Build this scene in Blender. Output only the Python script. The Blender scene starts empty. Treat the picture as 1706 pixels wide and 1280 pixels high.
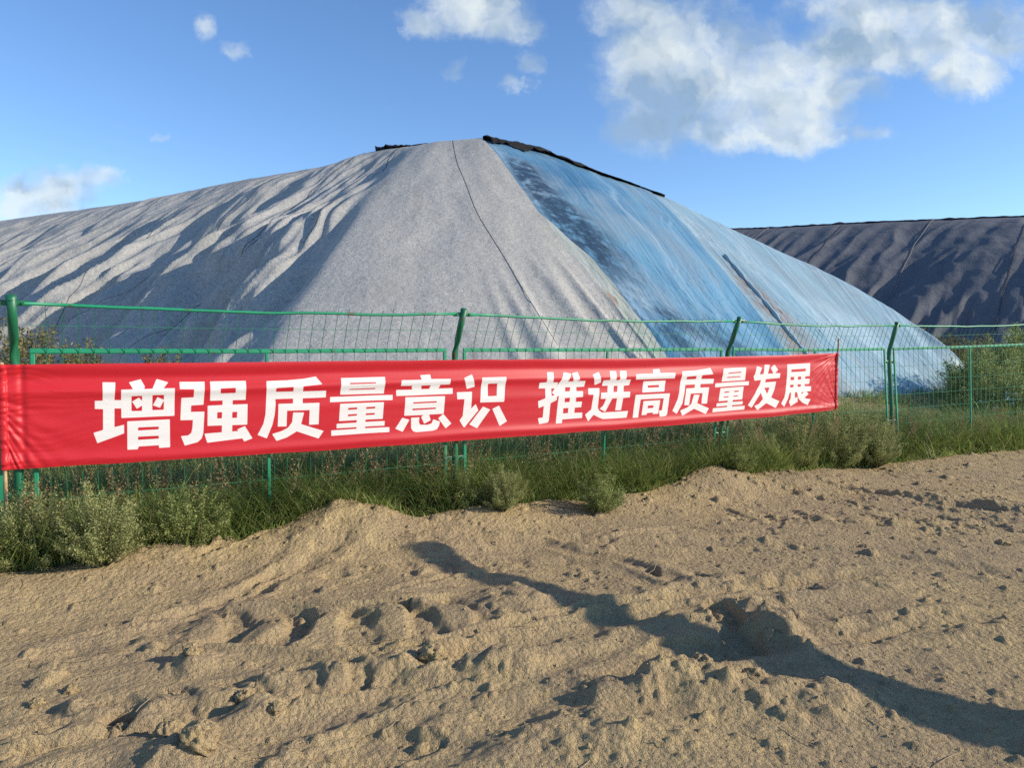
import bpy, math, random
import numpy as np
from mathutils import Vector

# ------------------------------------------------------------------ camera, sky, sun, exposure
scene = bpy.context.scene
COL = scene.collection
EYE = 1.5
cam_data = bpy.data.cameras.new("camera")
cam_data.sensor_width = 36.0
cam_data.lens = 26.0
cam_data.clip_start = 0.05
cam_data.clip_end = 3000.0
cam = bpy.data.objects.new("camera", cam_data)
COL.objects.link(cam)
cam.location = (0, 0, EYE)
cam.rotation_euler = (math.radians(90 - 2.88), 0, 0)
scene.camera = cam

SUN_EL = math.radians(23.5)
SUN_DIR = Vector((0.988 * math.cos(SUN_EL), -0.155 * math.cos(SUN_EL), math.sin(SUN_EL))).normalized()
sun_data = bpy.data.lights.new("sun", 'SUN')
sun_data.energy = 4.4
sun_data.angle = math.radians(0.5)
sun_data.color = (1.0, 0.89, 0.74)
sun = bpy.data.objects.new("sun", sun_data)
COL.objects.link(sun)
sun.rotation_euler = SUN_DIR.to_track_quat('Z', 'Y').to_euler()
sun.location = (40, -12, 30)

scene.view_settings.view_transform = 'Standard'
scene.view_settings.look = 'None'
scene.view_settings.exposure = 0.5
scene.view_settings.gamma = 1.0
scene.view_settings.use_curve_mapping = False
scene.render.film_transparent = False
try:
    scene.cycles.use_denoising = False
    scene.cycles.max_bounces = 6
    scene.cycles.diffuse_bounces = 3
    scene.cycles.transparent_max_bounces = 8
    scene.cycles.caustics_reflective = False
    scene.cycles.caustics_refractive = False
except Exception:
    pass

world = bpy.data.worlds.new("World")
scene.world = world
world.use_nodes = True


class NT:
    """small node-tree helper"""
    def __init__(self, tree):
        self.t = tree
        tree.nodes.clear()

    def n(self, kind, **kw):
        nd = self.t.nodes.new(kind)
        for k, v in kw.items():
            setattr(nd, k, v)
        return nd

    def put(self, sock, v):
        if hasattr(v, 'is_output') or isinstance(v, bpy.types.NodeSocket):
            self.t.links.new(v, sock)
        elif v is not None:
            sock.default_value = v

    def math(self, op, a, b=None, c=None, clamp=False):
        nd = self.n('ShaderNodeMath', operation=op, use_clamp=clamp)
        self.put(nd.inputs[0], a)
        if b is not None:
            self.put(nd.inputs[1], b)
        if c is not None:
            self.put(nd.inputs[2], c)
        return nd.outputs[0]

    def noise(self, vec, scale, detail=4.0, rough=0.55, dist=0.0, out='Fac'):
        nd = self.n('ShaderNodeTexNoise')
        nd.noise_dimensions = '3D'
        if vec is not None:
            self.put(nd.inputs['Vector'], vec)
        nd.inputs['Scale'].default_value = scale
        nd.inputs['Detail'].default_value = detail
        nd.inputs['Roughness'].default_value = rough
        nd.inputs['Distortion'].default_value = dist
        return nd.outputs[out]

    def smooth(self, v, lo, hi, a=0.0, b=1.0):
        nd = self.n('ShaderNodeMapRange', interpolation_type='SMOOTHSTEP')
        self.put(nd.inputs['Value'], v)
        nd.inputs['From Min'].default_value = lo
        nd.inputs['From Max'].default_value = hi
        nd.inputs['To Min'].default_value = a
        nd.inputs['To Max'].default_value = b
        return nd.outputs[0]

    def mix(self, f, a, b):
        nd = self.n('ShaderNodeMix', data_type='RGBA')
        self.put(nd.inputs[0], f)
        self.put(nd.inputs[6], a if not isinstance(a, tuple) else (*a[:3], 1.0))
        self.put(nd.inputs[7], b if not isinstance(b, tuple) else (*b[:3], 1.0))
        return nd.outputs[2]

    def xyz(self, x, y, z=0.0):
        nd = self.n('ShaderNodeCombineXYZ')
        self.put(nd.inputs[0], x)
        self.put(nd.inputs[1], y)
        self.put(nd.inputs[2], z)
        return nd.outputs[0]


def build_sky():
    w = NT(world.node_tree)
    out = w.n('ShaderNodeOutputWorld')
    sky = w.n('ShaderNodeTexSky', sky_type='NISHITA')
    sky.sun_disc = False
    sky.sun_elevation = SUN_EL
    sky.sun_rotation = math.atan2(SUN_DIR.x, SUN_DIR.y)
    sky.altitude = 1200.0
    sky.air_density = 1.0
    sky.dust_density = 0.15
    sky.ozone_density = 3.0
    bg = w.n('ShaderNodeBackground')
    hsv = w.n('ShaderNodeHueSaturation')
    hsv.inputs['Saturation'].default_value = SKY_SAT
    hsv.inputs['Hue'].default_value = SKY_HUE
    w.put(hsv.inputs['Color'], sky.outputs[0])
    w.put(bg.inputs['Color'], hsv.outputs[0])
    bg.inputs['Strength'].default_value = SKY_STRENGTH
    # clouds: puffs gathered round fixed directions of the sky (east-north-east quarter of it)
    tc = w.n('ShaderNodeTexCoord')
    sep = w.n('ShaderNodeSeparateXYZ')
    w.put(sep.inputs[0], tc.outputs['Generated'])
    ysafe = w.math('MAXIMUM', sep.outputs[1], 0.05)
    a = w.math('DIVIDE', sep.outputs[0], ysafe)
    b = w.math('DIVIDE', sep.outputs[2], ysafe)
    flat = w.xyz(a, b, 0.0)
    warp = w.n('ShaderNodeTexNoise')
    warp.inputs['Scale'].default_value = 11.0
    warp.inputs['Detail'].default_value = 6.0
    warp.inputs['Roughness'].default_value = 0.65
    w.put(warp.inputs['Vector'], flat)
    sub = w.n('ShaderNodeVectorMath', operation='SUBTRACT')
    w.put(sub.inputs[0], warp.outputs['Color'])
    sub.inputs[1].default_value = (0.5, 0.5, 0.5)
    mad = w.n('ShaderNodeVectorMath', operation='MULTIPLY_ADD')
    w.put(mad.inputs[0], sub.outputs[0])
    mad.inputs[1].default_value = (0.09, 0.07, 0.0)
    w.put(mad.inputs[2], flat)
    ws = w.n('ShaderNodeSeparateXYZ')
    w.put(ws.inputs[0], mad.outputs[0])
    body = None
    for (ca, cb, ra, rb, gain) in CLOUD_PUFFS:
        da = w.math('MULTIPLY', w.math('SUBTRACT', ws.outputs[0], ca), 1.0 / ra)
        db = w.math('MULTIPLY', w.math('SUBTRACT', ws.outputs[1], cb), 1.0 / rb)
        d2 = w.math('ADD', w.math('MULTIPLY', da, da), w.math('MULTIPLY', db, db))
        m = w.math('MULTIPLY', w.math('SUBTRACT', 1.0, d2), gain)
        body = m if body is None else w.math('SMOOTH_MAX', body, m, 0.25)
    body = w.math('MINIMUM', w.math('MAXIMUM', body, -1.2), 1.15)
    fine = w.noise(flat, 8.0, 8.0, 0.70)
    wisp = w.noise(mad.outputs[0], 27.0, 6.0, 0.68)
    dens = w.math('ADD', body, w.math('MULTIPLY', w.math('SUBTRACT', fine, 0.52), 3.4))
    dens = w.math('ADD', dens, w.math('MULTIPLY', w.math('SUBTRACT', wisp, 0.5), 1.9))
    mask = w.smooth(dens, -0.75, 1.85, 0.0, 0.97)
    # lighter where a puff faces the sun, greyer in its folds
    off = w.n('ShaderNodeVectorMath', operation='ADD')
    w.put(off.inputs[0], mad.outputs[0])
    off.inputs[1].default_value = (0.012, 0.035, 0.0)
    lit = w.math('SUBTRACT', w.noise(mad.outputs[0], 6.0, 4.0, 0.5), w.noise(off.outputs[0], 6.0, 4.0, 0.5))
    litm = w.math('MULTIPLY_ADD', lit, 6.0, 0.45, clamp=True)
    edge = w.smooth(dens, 0.5, 2.2, 0.15, -0.18)
    litm = w.math('ADD', litm, edge, clamp=True)
    colr = w.mix(litm, CLOUD_DARK, CLOUD_LIGHT)
    bgc = w.n('ShaderNodeBackground')
    w.put(bgc.inputs['Color'], colr)
    bgc.inputs['Strength'].default_value = CLOUD_STRENGTH
    mx = w.n('ShaderNodeMixShader')
    w.put(mx.inputs[0], mask)
    w.put(mx.inputs[1], bg.outputs[0])
    w.put(mx.inputs[2], bgc.outputs[0])
    w.put(out.inputs[0], mx.outputs[0])


SKY_STRENGTH = 0.155
SKY_SAT = 1.10
SKY_HUE = 0.503
CLOUD_STRENGTH = 0.70
CLOUD_DARK = (0.31, 0.45, 0.61)
CLOUD_LIGHT = (0.86, 0.93, 0.93)
CLOUD_PUFFS = [  # (x/y, z/y, half width, half height, gain) of each puff's direction
    (0.2522, 0.3718, 0.138, 0.0852, 2.0),
    (0.204, 0.4107, 0.0649, 0.0446, 1.6),
    (0.3088, 0.3093, 0.1542, 0.0487, 1.8),
    (0.3812, 0.2818, 0.0731, 0.026, 1.4),
    (0.1852, 0.3014, 0.0487, 0.0446, 1.0),
    (0.3718, 0.3562, 0.1218, 0.0568, 1.6),
    (0.4822, 0.3991, 0.1218, 0.0446, 1.9),
    (0.4358, 0.3406, 0.0568, 0.0325, 1.3),
    (0.5611, 0.4185, 0.1055, 0.0487, 1.7),
    (0.6024, 0.364, 0.0609, 0.0365, 1.5),
    (0.6563, 0.4185, 0.0649, 0.0487, 1.6),
    (0.4969, 0.4456, 0.138, 0.0284, 1.5),
    (0.1641, 0.4418, 0.0731, 0.0341, 1.4),
    (-0.0499, 0.4456, 0.0771, 0.0406, 1.7),
    (-0.1213, 0.434, 0.0325, 0.0227, 1.0),
    (-0.0024, 0.4224, 0.0406, 0.026, 1.2),
    (0.0215, 0.3718, 0.0179, 0.0146, 0.55),
    (0.0056, 0.3422, 0.0179, 0.0081, 0.55),
    (-0.074, 0.3718, 0.0146, 0.0097, 0.45),
    (-0.4038, 0.4232, 0.0138, 0.0146, 0.62),
    (-0.3695, 0.3952, 0.0138, 0.0106, 0.55),
    (-0.6366, 0.1948, 0.0771, 0.0341, 1.2),
    (-0.5919, 0.2131, 0.0568, 0.026, 1.1),
    (-0.5555, 0.2242, 0.0365, 0.0179, 0.9),
    (-0.6691, 0.1829, 0.0487, 0.0244, 1.2),
    (0.4691, 0.2818, 0.0325, 0.0114, 0.75),
    (0.283, 0.4379, 0.0406, 0.0244, 0.8),
    (-0.4722, 0.2849, 0.0162, 0.0049, 0.7),
]
build_sky()

# ------------------------------------------------------------------ numeric helpers
rng = np.random.default_rng(7)
random.seed(7)


def _hash(ix, iy, seed):
    h = (ix.astype(np.int64) * 374761393 + iy.astype(np.int64) * 668265263 + seed * 1442695041) & 0x7fffffff
    h = ((h ^ (h >> 13)) * 1274126177) & 0x7fffffff
    h = ((h ^ (h >> 16)) * 668265263) & 0x7fffffff
    return ((h ^ (h >> 15)) & 0xffff) / 65535.0


def noise2(x, y, seed=0):
    """gradient noise, about -0.7..0.7"""
    x = np.asarray(x, float)
    y = np.asarray(y, float)
    ix = np.floor(x)
    iy = np.floor(y)
    fx = x - ix
    fy = y - iy
    u = fx * fx * fx * (fx * (fx * 6 - 15) + 10)
    v = fy * fy * fy * (fy * (fy * 6 - 15) + 10)

    def g(dx, dy):
        a = _hash(ix + dx, iy + dy, seed) * 2 * np.pi
        return np.cos(a) * (fx - dx) + np.sin(a) * (fy - dy)
    n0 = g(0, 0) * (1 - u) + g(1, 0) * u
    n1 = g(0, 1) * (1 - u) + g(1, 1) * u
    return n0 * (1 - v) + n1 * v


def fbm(x, y, seed=0, octaves=4, gain=0.5, lac=2.03):
    s = 0.0
    a = 1.0
    for k in range(octaves):
        s = s + a * noise2(x * lac ** k + 13.7 * k, y * lac ** k - 7.3 * k, seed + 17 * k)
        a *= gain
    return s


def sstep(a, b, x):
    t = np.clip((np.asarray(x, float) - a) / (b - a), 0, 1)
    return t * t * (3 - 2 * t)


def gauss(x, s):
    return np.exp(-(x / s) ** 2)


def lumps(x, y, cell, seed, share):
    """scattered half-sunk lumps, one at most per cell; returns height in units of the cell size"""
    gx, gy = x / cell, y / cell
    ix, iy = np.floor(gx), np.floor(gy)
    out = np.zeros(np.shape(x))
    for a in (-1, 0, 1):
        for b in (-1, 0, 1):
            cx, cy = ix + a, iy + b
            h1, h2, h3, h4 = (_hash(cx, cy, seed + k) for k in range(4))
            dx = gx - (cx + 0.15 + 0.7 * h1)
            dy = gy - (cy + 0.15 + 0.7 * h2)
            an = h4 * 6.283
            ca, sa = np.cos(an), np.sin(an)
            u, v = dx * ca + dy * sa, (-dx * sa + dy * ca) * (1.0 + 0.9 * h1)
            rad = (0.16 + 0.36 * h3 * h3) * (h2 < share)
            # faceted outline: mix of round and square distance
            d = 0.55 * np.hypot(u, v) + 0.45 * np.maximum(np.abs(u), np.abs(v) * 1.15)
            t = np.clip(1 - (d / np.maximum(rad, 1e-4)) ** 2, 0, 1) * (rad > 0)
            out = np.maximum(out, rad * 0.85 * np.sqrt(t))
    return out


def poly_dist(x, y, pts):
    """distance to a polyline and the 0..1 position along it"""
    best = np.full(np.shape(x), 1e9)
    pos = np.zeros(np.shape(x))
    seg = [math.hypot(pts[i + 1][0] - pts[i][0], pts[i + 1][1] - pts[i][1]) for i in range(len(pts) - 1)]
    tot = sum(seg)
    acc = 0.0
    for i in range(len(pts) - 1):
        (x0, y0), (x1, y1) = pts[i], pts[i + 1]
        dx, dy = x1 - x0, y1 - y0
        t = np.clip(((x - x0) * dx + (y - y0) * dy) / (dx * dx + dy * dy), 0, 1)
        d = np.hypot(x - x0 - t * dx, y - y0 - t * dy)
        m = d < best
        best = np.where(m, d, best)
        pos = np.where(m, (acc + t * seg[i]) / tot, pos)
        acc += seg[i]
    return best, pos


# ------------------------------------------------------------------ object helpers
def tag(o, label=None, cat=None, group=None, kind=None):
    if label:
        o['label'] = label
    if cat:
        o['category'] = cat
    if group:
        o['group'] = group
    if kind:
        o['kind'] = kind
    return o


def empty(name, loc=(0, 0, 0)):
    o = bpy.data.objects.new(name, None)
    o.empty_display_size = 0.2
    o.location = loc
    COL.objects.link(o)
    return o


def mesh_obj(name, verts, faces, mat, parent=None, smooth=True, attrs=None):
    """faces: (M,k) array, or a list of such arrays"""
    verts = np.ascontiguousarray(verts, dtype=np.float32)
    fl = faces if isinstance(faces, list) else [faces]
    fl = [np.asarray(f, dtype=np.int32) for f in fl if len(f)]
    me = bpy.data.meshes.new(name)
    me.vertices.add(len(verts))
    me.vertices.foreach_set('co', verts.ravel())
    loops = np.concatenate([f.ravel() for f in fl])
    tot = np.concatenate([np.full(len(f), f.shape[1], np.int32) for f in fl])
    start = np.concatenate([[0], np.cumsum(tot)[:-1]]).astype(np.int32)
    me.loops.add(len(loops))
    me.loops.foreach_set('vertex_index', loops)
    me.polygons.add(len(tot))
    me.polygons.foreach_set('loop_start', start)
    me.polygons.foreach_set('loop_total', tot)
    me.polygons.foreach_set('use_smooth', np.full(len(tot), smooth, bool))
    for an, (typ, data) in (attrs or {}).items():
        at = me.attributes.new(an, typ, 'POINT')
        at.data.foreach_set('color' if typ == 'FLOAT_COLOR' else 'value', np.ascontiguousarray(data, np.float32).ravel())
    me.update(calc_edges=True)
    me.validate()
    me.materials.append(mat)
    o = bpy.data.objects.new(name, me)
    COL.objects.link(o)
    if parent is not None:
        o.parent = parent
    return o


def grid_faces(nu, nv, wrap_u=False):
    i = np.arange(nu if wrap_u else nu - 1)
    j = np.arange(nv - 1)
    I, J = np.meshgrid(i, j, indexing='ij')
    I2 = (I + 1) % nu
    return np.stack([I * nv + J, I2 * nv + J, I2 * nv + J + 1, I * nv + J + 1], -1).reshape(-1, 4)


class MB:
    """collects shapes into one mesh"""
    def __init__(self):
        self.v = []
        self.q = []
        self.t = []
        self.n = 0

    def add(self, v, q=None, t=None):
        if q is not None and len(q):
            self.q.append(np.asarray(q) + self.n)
        if t is not None and len(t):
            self.t.append(np.asarray(t) + self.n)
        self.v.append(np.asarray(v, float))
        self.n += len(v)

    def tube(self, pts, r, sides=8, cap=True, up=(0, 0, 1)):
        pts = [Vector(p) for p in pts]
        rs = r if isinstance(r, (list, tuple)) else [r] * len(pts)
        vs = []
        for i, p in enumerate(pts):
            d = (pts[min(i + 1, len(pts) - 1)] - pts[max(i - 1, 0)]).normalized()
            ref = Vector(up)
            if abs(d.dot(ref)) > 0.95:
                ref = Vector((1, 0.3, 0))
            a = d.cross(ref).normalized()
            b = d.cross(a).normalized()
            for k in range(sides):
                an = 2 * math.pi * (k + 0.5) / sides
                vs.append(p + a * (math.cos(an) * rs[i]) + b * (math.sin(an) * rs[i]))
        q = []
        for i in range(len(pts) - 1):
            for k in range(sides):
                k2 = (k + 1) % sides
                q.append((i * sides + k, i * sides + k2, (i + 1) * sides + k2, (i + 1) * sides + k))
        t = []
        if cap:
            for base, c in ((0, pts[0]), ((len(pts) - 1) * sides, pts[-1])):
                ci = len(vs)
                vs.append(c)
                for k in range(sides):
                    t.append((base + k, base + (k + 1) % sides, ci))
        self.add([tuple(v) for v in vs], q, t)

    def beam(self, p0, p1, w, h, side):
        """rectangular bar; side = unit vector across its width"""
        p0, p1, s = Vector(p0), Vector(p1), Vector(side).normalized()
        d = (p1 - p0).normalized()
        u = d.cross(s).normalized()
        c = 0.18
        ring = [(-w / 2 + c * w, -h / 2), (w / 2 - c * w, -h / 2), (w / 2, -h / 2 + c * h), (w / 2, h / 2 - c * h),
                (w / 2 - c * w, h / 2), (-w / 2 + c * w, h / 2), (-w / 2, h / 2 - c * h), (-w / 2, -h / 2 + c * h)]
        vs = [p + s * a + u * b for p in (p0, p1) for a, b in ring]
        q = [(k, (k + 1) % 8, 8 + (k + 1) % 8, 8 + k) for k in range(8)]
        q += [(0, 1, 2, 3), (0, 3, 4, 7), (4, 5, 6, 7), (8, 11, 10, 9), (8, 15, 12, 11), (12, 15, 14, 13)]
        self.add([tuple(v) for v in vs], q)

    def build(self, name, mat, parent=None, smooth=False, attrs=None):
        fl = []
        if self.q:
            fl.append(np.concatenate(self.q))
        if self.t:
            fl.append(np.concatenate(self.t))
        return mesh_obj(name, np.concatenate(self.v), fl, mat, parent, smooth, attrs)


# ------------------------------------------------------------------ materials
def material(name):
    m = bpy.data.materials.new(name)
    m.use_nodes = True
    w = NT(m.node_tree)
    out = w.n('ShaderNodeOutputMaterial')
    bs = w.n('ShaderNodeBsdfPrincipled')
    w.put(out.inputs[0], bs.outputs[0])
    return m, w, bs, out


def attr(w, name):
    nd = w.n('ShaderNodeAttribute')
    nd.attribute_name = name
    return nd


def bump(w, bs, height, strength, dist):
    b = w.n('ShaderNodeBump')
    b.inputs['Strength'].default_value = strength
    b.inputs['Distance'].default_value = dist
    w.put(b.inputs['Height'], height)
    w.put(bs.inputs['Normal'], b.outputs[0])
    return b


def mat_dirt():
    m, w, bs, out = material("dry_sandy_dirt")
    tc = w.n('ShaderNodeTexCoord')
    p = tc.outputs['Object']
    big = w.noise(p, 0.9, 5, 0.6)
    mid = w.noise(p, 6.0, 6, 0.65)
    fine = w.noise(p, 60.0, 4, 0.7)
    grit = w.noise(p, 230.0, 2, 0.6)
    c = w.mix(w.smooth(big, 0.35, 0.65), DIRT_A, DIRT_B)
    c = w.mix(w.smooth(mid, 0.35, 0.7, 0.0, 0.6), c, DIRT_C)
    c = w.mix(w.smooth(fine, 0.35, 0.7, 0.0, 0.35), c, (0.42, 0.33, 0.21))
    c = w.mix(w.smooth(grit, 0.50, 0.66, 0.0, 0.6), c, (0.22, 0.155, 0.095))
    g2 = w.noise(p, 110.0, 3, 0.7)
    c = w.mix(w.smooth(g2, 0.55, 0.70, 0.0, 0.55), c, (0.62, 0.50, 0.33))
    c = w.mix(w.smooth(g2, 0.42, 0.30, 0.0, 0.5), c, (0.24, 0.175, 0.11))
    w.put(bs.inputs['Base Color'], c)
    bs.inputs['Roughness'].default_value = 0.95
    bs.inputs['Specular IOR Level'].default_value = 0.15
    vor = w.n('ShaderNodeTexVoronoi')
    vor.inputs['Scale'].default_value = 38.0
    w.put(vor.inputs['Vector'], p)
    h = w.math('ADD', w.math('MULTIPLY', fine, 0.8), w.math('MULTIPLY', grit, 0.3))
    h = w.math('ADD', h, w.math('MULTIPLY', mid, 1.2))
    h = w.math('SUBTRACT', h, w.math('MULTIPLY', vor.outputs['Distance'], 0.5))
    bump(w, bs, h, 1.0, 0.030)
    return m


DIRT_A = (0.58, 0.430, 0.200)
DIRT_B = (0.45, 0.335, 0.180)
DIRT_C = (0.34, 0.252, 0.150)


def mat_felt(name, lo, hi, tint):
    m, w, bs, out = material(name)
    tc = w.n('ShaderNodeTexCoord')
    p = tc.outputs['Object']
    speck = w.noise(p, 11.0, 4, 0.85)
    speck2 = w.noise(p, 45.0, 2, 0.8)
    blot = w.noise(p, 0.55, 5, 0.6)
    f = w.math('ADD', w.math('MULTIPLY', speck, 0.55), w.math('MULTIPLY', speck2, 0.6))
    f = w.smooth(f, 0.34, 0.86)
    c = w.mix(f, lo, hi)
    c = w.mix(w.smooth(blot, 0.45, 0.75, 0.0, 0.45), c, tint)
    at = attr(w, 'cov')
    sc = w.n('ShaderNodeSeparateColor')
    w.put(sc.inputs[0], at.outputs['Color'])
    xq = w.math('ADD', w.math('MULTIPLY', sc.outputs[0], 100.0), w.math('MULTIPLY', w.noise(p, 0.7, 3, 0.5), 0.35))
    wn = w.n('ShaderNodeTexWhiteNoise', noise_dimensions='1D')
    w.put(wn.inputs['W'], w.math('FLOOR', w.math('DIVIDE', xq, 2.05)))
    c = w.mix(w.math('MULTIPLY', wn.outputs['Value'], 0.32), c, tint)
    dirt = w.noise(w.xyz(w.math('MULTIPLY', xq, 1.4), w.math('MULTIPLY', sc.outputs[1], 28.0)), 1.0, 6, 0.7)
    c = w.mix(w.smooth(dirt, 0.52, 0.74, 0.0, 0.55), c, tuple(0.62 * v for v in tint))
    w.put(bs.inputs['Base Color'], c)
    bs.inputs['Roughness'].default_value = 0.95
    bs.inputs['Specular IOR Level'].default_value = 0.1
    h = w.math('ADD', w.math('MULTIPLY', speck, 1.0), w.math('MULTIPLY', w.noise(p, 3.5, 4, 0.6), 2.2))
    bump(w, bs, h, 0.5, 0.03)
    return m


def mat_film(name, deep, mid, pale, foul):
    """thin blue plastic sheet: 'cov' = (metres across, metres down, stain, pale)"""
    m, w, bs, out = material(name)
    at = attr(w, 'cov')
    s = w.n('ShaderNodeSeparateColor')
    w.put(s.inputs[0], at.outputs['Color'])
    x = w.math('MULTIPLY', s.outputs[0], 100.0)
    y = w.math('MULTIPLY', s.outputs[1], 100.0)
    warp = w.noise(w.xyz(x, y), 0.35, 3, 0.5)
    xw = w.math('ADD', x, w.math('MULTIPLY', warp, 1.6))
    streak = w.noise(w.xyz(w.math('MULTIPLY', xw, 3.2), w.math('MULTIPLY', y, 0.10)), 1.0, 6, 0.68)
    hair = w.noise(w.xyz(w.math('MULTIPLY', w.math('ADD', x, w.math('MULTIPLY', y, 0.04)), 11.0), w.math('MULTIPLY', y, 0.05)), 1.0, 3, 0.6)
    broad = w.noise(w.xyz(xw, w.math('MULTIPLY', y, 0.45)), 0.55, 5, 0.6)
    cr = w.n('ShaderNodeTexVoronoi', feature='DISTANCE_TO_EDGE')
    cr.inputs['Scale'].default_value = 2.6
    cd = w.noise(w.xyz(x, y), 2.0, 4, 0.6, out='Color')
    cm = w.n('ShaderNodeVectorMath', operation='MULTIPLY_ADD')
    w.put(cm.inputs[0], cd)
    cm.inputs[1].default_value = (0.9, 1.4, 0)
    w.put(cm.inputs[2], w.xyz(x, w.math('MULTIPLY', y, 0.7)))
    w.put(cr.inputs['Vector'], cm.outputs[0])
    crinkle = w.smooth(cr.outputs['Distance'], 0.0, 0.16)
    c = w.mix(w.smooth(broad, 0.32, 0.62), deep, mid)
    hz = w.noise(w.xyz(w.math('MULTIPLY', xw, 0.8), w.math('MULTIPLY', y, 0.35)), 1.0, 4, 0.6)
    c = w.mix(w.smooth(hz, 0.44, 0.64, 0.0, 0.85), c, tuple(0.45 * v + 0.55 * g for v, g in zip(mid, (0.24, 0.27, 0.28))))
    c = w.mix(w.smooth(streak, 0.50, 0.76, 0.0, 0.6), c, pale)
    c = w.mix(w.smooth(hair, 0.56, 0.74, 0.0, 0.35), c, pale)
    c = w.mix(w.math('MULTIPLY', at.outputs['Alpha'], w.smooth(crinkle, 0.2, 1.0, 1.0, 0.35)), c, pale)
    stain = w.math('MULTIPLY', s.outputs[2], w.smooth(w.noise(w.xyz(x, y), 2.2, 6, 0.75), 0.36, 0.54))
    c = w.mix(w.math('MULTIPLY', stain, 0.9), c, foul)
    w.put(bs.inputs['Base Color'], c)
    bs.inputs['Roughness'].default_value = 0.28
    bs.inputs['Specular IOR Level'].default_value = 0.5
    bs.inputs['Coat Weight'].default_value = 0.0
    bs.inputs['Coat Roughness'].default_value = 0.15
    h = w.math('ADD', w.math('MULTIPLY', streak, 1.4), w.math('MULTIPLY', hair, 0.35))
    h = w.math('ADD', h, w.math('MULTIPLY', w.math('MULTIPLY', crinkle, 0.35), w.smooth(y, 3.0, 9.0, 0.4, 1.0)))
    bump(w, bs, h, 0.25, 0.05)
    return m


def mat_paint(name, c0, rust, rough=0.45):
    m, w, bs, out = material(name)
    tc = w.n('ShaderNodeTexCoord')
    p = tc.outputs['Object']
    f = w.noise(p, 9.0, 6, 0.65)
    g = w.noise(p, 3.0, 4, 0.6)
    c = w.mix(w.smooth(g, 0.35, 0.65, 0.0, 0.35), c0, tuple(v * 0.6 for v in c0))
    c = w.mix(w.smooth(f, 0.58, 0.66, 0.0, rust), c, (0.10, 0.035, 0.015))
    w.put(bs.inputs['Base Color'], c)
    bs.inputs['Roughness'].default_value = rough
    bump(w, bs, f, 0.15, 0.004)
    return m


def mat_plain(name, a, b, scale=6.0, rough=0.8, spec=0.3, bumpd=0.0):
    m, w, bs, out = material(name)
    tc = w.n('ShaderNodeTexCoord')
    f = w.noise(tc.outputs['Object'], scale, 5, 0.65)
    w.put(bs.inputs['Base Color'], w.mix(w.smooth(f, 0.3, 0.7), a, b))
    bs.inputs['Roughness'].default_value = rough
    bs.inputs['Specular IOR Level'].default_value = spec
    if bumpd:
        bump(w, bs, f, 0.8, bumpd)
    return m


def mat_leaf(name, a, b, trans=0.35, dead=None):
    """per-leaf random tint in 'tint'"""
    m, w, bs, out = material(name)
    at = attr(w, 'tint')
    c = w.mix(at.outputs['Fac'], a, b)
    if dead:
        c = w.mix(w.smooth(at.outputs['Fac'], 0.86, 0.95), c, dead)
    w.put(bs.inputs['Base Color'], c)
    bs.inputs['Roughness'].default_value = 0.6
    bs.inputs['Specular IOR Level'].default_value = 0.25
    tr = w.n('ShaderNodeBsdfTranslucent')
    w.put(tr.inputs['Color'], c)
    mx = w.n('ShaderNodeMixShader')
    mx.inputs[0].default_value = trans
    w.put(mx.inputs[1], bs.outputs[0])
    w.put(mx.inputs[2], tr.outputs[0])
    w.put(out.inputs[0], mx.outputs[0])
    return m


def mat_banner():
    m, w, bs, out = material("red_printed_banner_cloth")
    ink = attr(w, 'ink').outputs['Fac']
    edge = w.smooth(ink, -1.6, 1.6, 1.0, 0.0)
    tc = w.n('ShaderNodeTexCoord')
    f = w.noise(tc.outputs['Object'], 2.5, 4, 0.6)
    red = w.mix(f, (0.49, 0.010, 0.019), (0.55, 0.014, 0.024))
    c = w.mix(edge, red, (0.74, 0.70, 0.67))
    w.put(bs.inputs['Base Color'], c)
    bs.inputs['Roughness'].default_value = 0.48
    bs.inputs['Specular IOR Level'].default_value = 0.35
    bs.inputs['Sheen Weight'].default_value = 0.1
    tr = w.n('ShaderNodeBsdfTranslucent')
    w.put(tr.inputs['Color'], c)
    mx = w.n('ShaderNodeMixShader')
    mx.inputs[0].default_value = 0.10
    w.put(mx.inputs[1], bs.outputs[0])
    w.put(mx.inputs[2], tr.outputs[0])
    w.put(out.inputs[0], mx.outputs[0])
    wv = w.noise(tc.outputs['Object'], 40.0, 2, 0.5)
    bump(w, bs, wv, 0.08, 0.004)
    return m


M_DIRT = mat_dirt()
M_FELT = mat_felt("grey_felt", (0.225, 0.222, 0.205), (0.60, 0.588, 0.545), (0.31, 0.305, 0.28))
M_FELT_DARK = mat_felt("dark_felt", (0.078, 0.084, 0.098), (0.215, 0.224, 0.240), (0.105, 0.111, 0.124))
M_FILM = mat_film("blue_plastic_film", (0.055, 0.160, 0.270), (0.140, 0.295, 0.405), (0.36, 0.48, 0.54), (0.022, 0.036, 0.055))
M_FILM_PALE = mat_film("pale_blue_plastic_film", (0.19, 0.32, 0.38), (0.29, 0.42, 0.46), (0.45, 0.55, 0.575), (0.25, 0.19, 0.14))
M_FILM_CREAM = mat_film("yellowed_plastic_film", (0.30, 0.33, 0.27), (0.40, 0.42, 0.35), (0.55, 0.57, 0.52), (0.28, 0.10, 0.02))
M_HEAP = mat_plain("brown_straw_heap", (0.32, 0.26, 0.20), (0.20, 0.165, 0.13), 5.0, 0.95, 0.1, 0.05)
M_NET = mat_plain("black_shade_net", (0.010, 0.010, 0.011), (0.030, 0.027, 0.026), 9.0, 0.8, 0.2, 0.05)
M_CORD = mat_plain("dark_cord", (0.03, 0.03, 0.032), (0.07, 0.066, 0.06), 12.0, 0.9)
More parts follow.
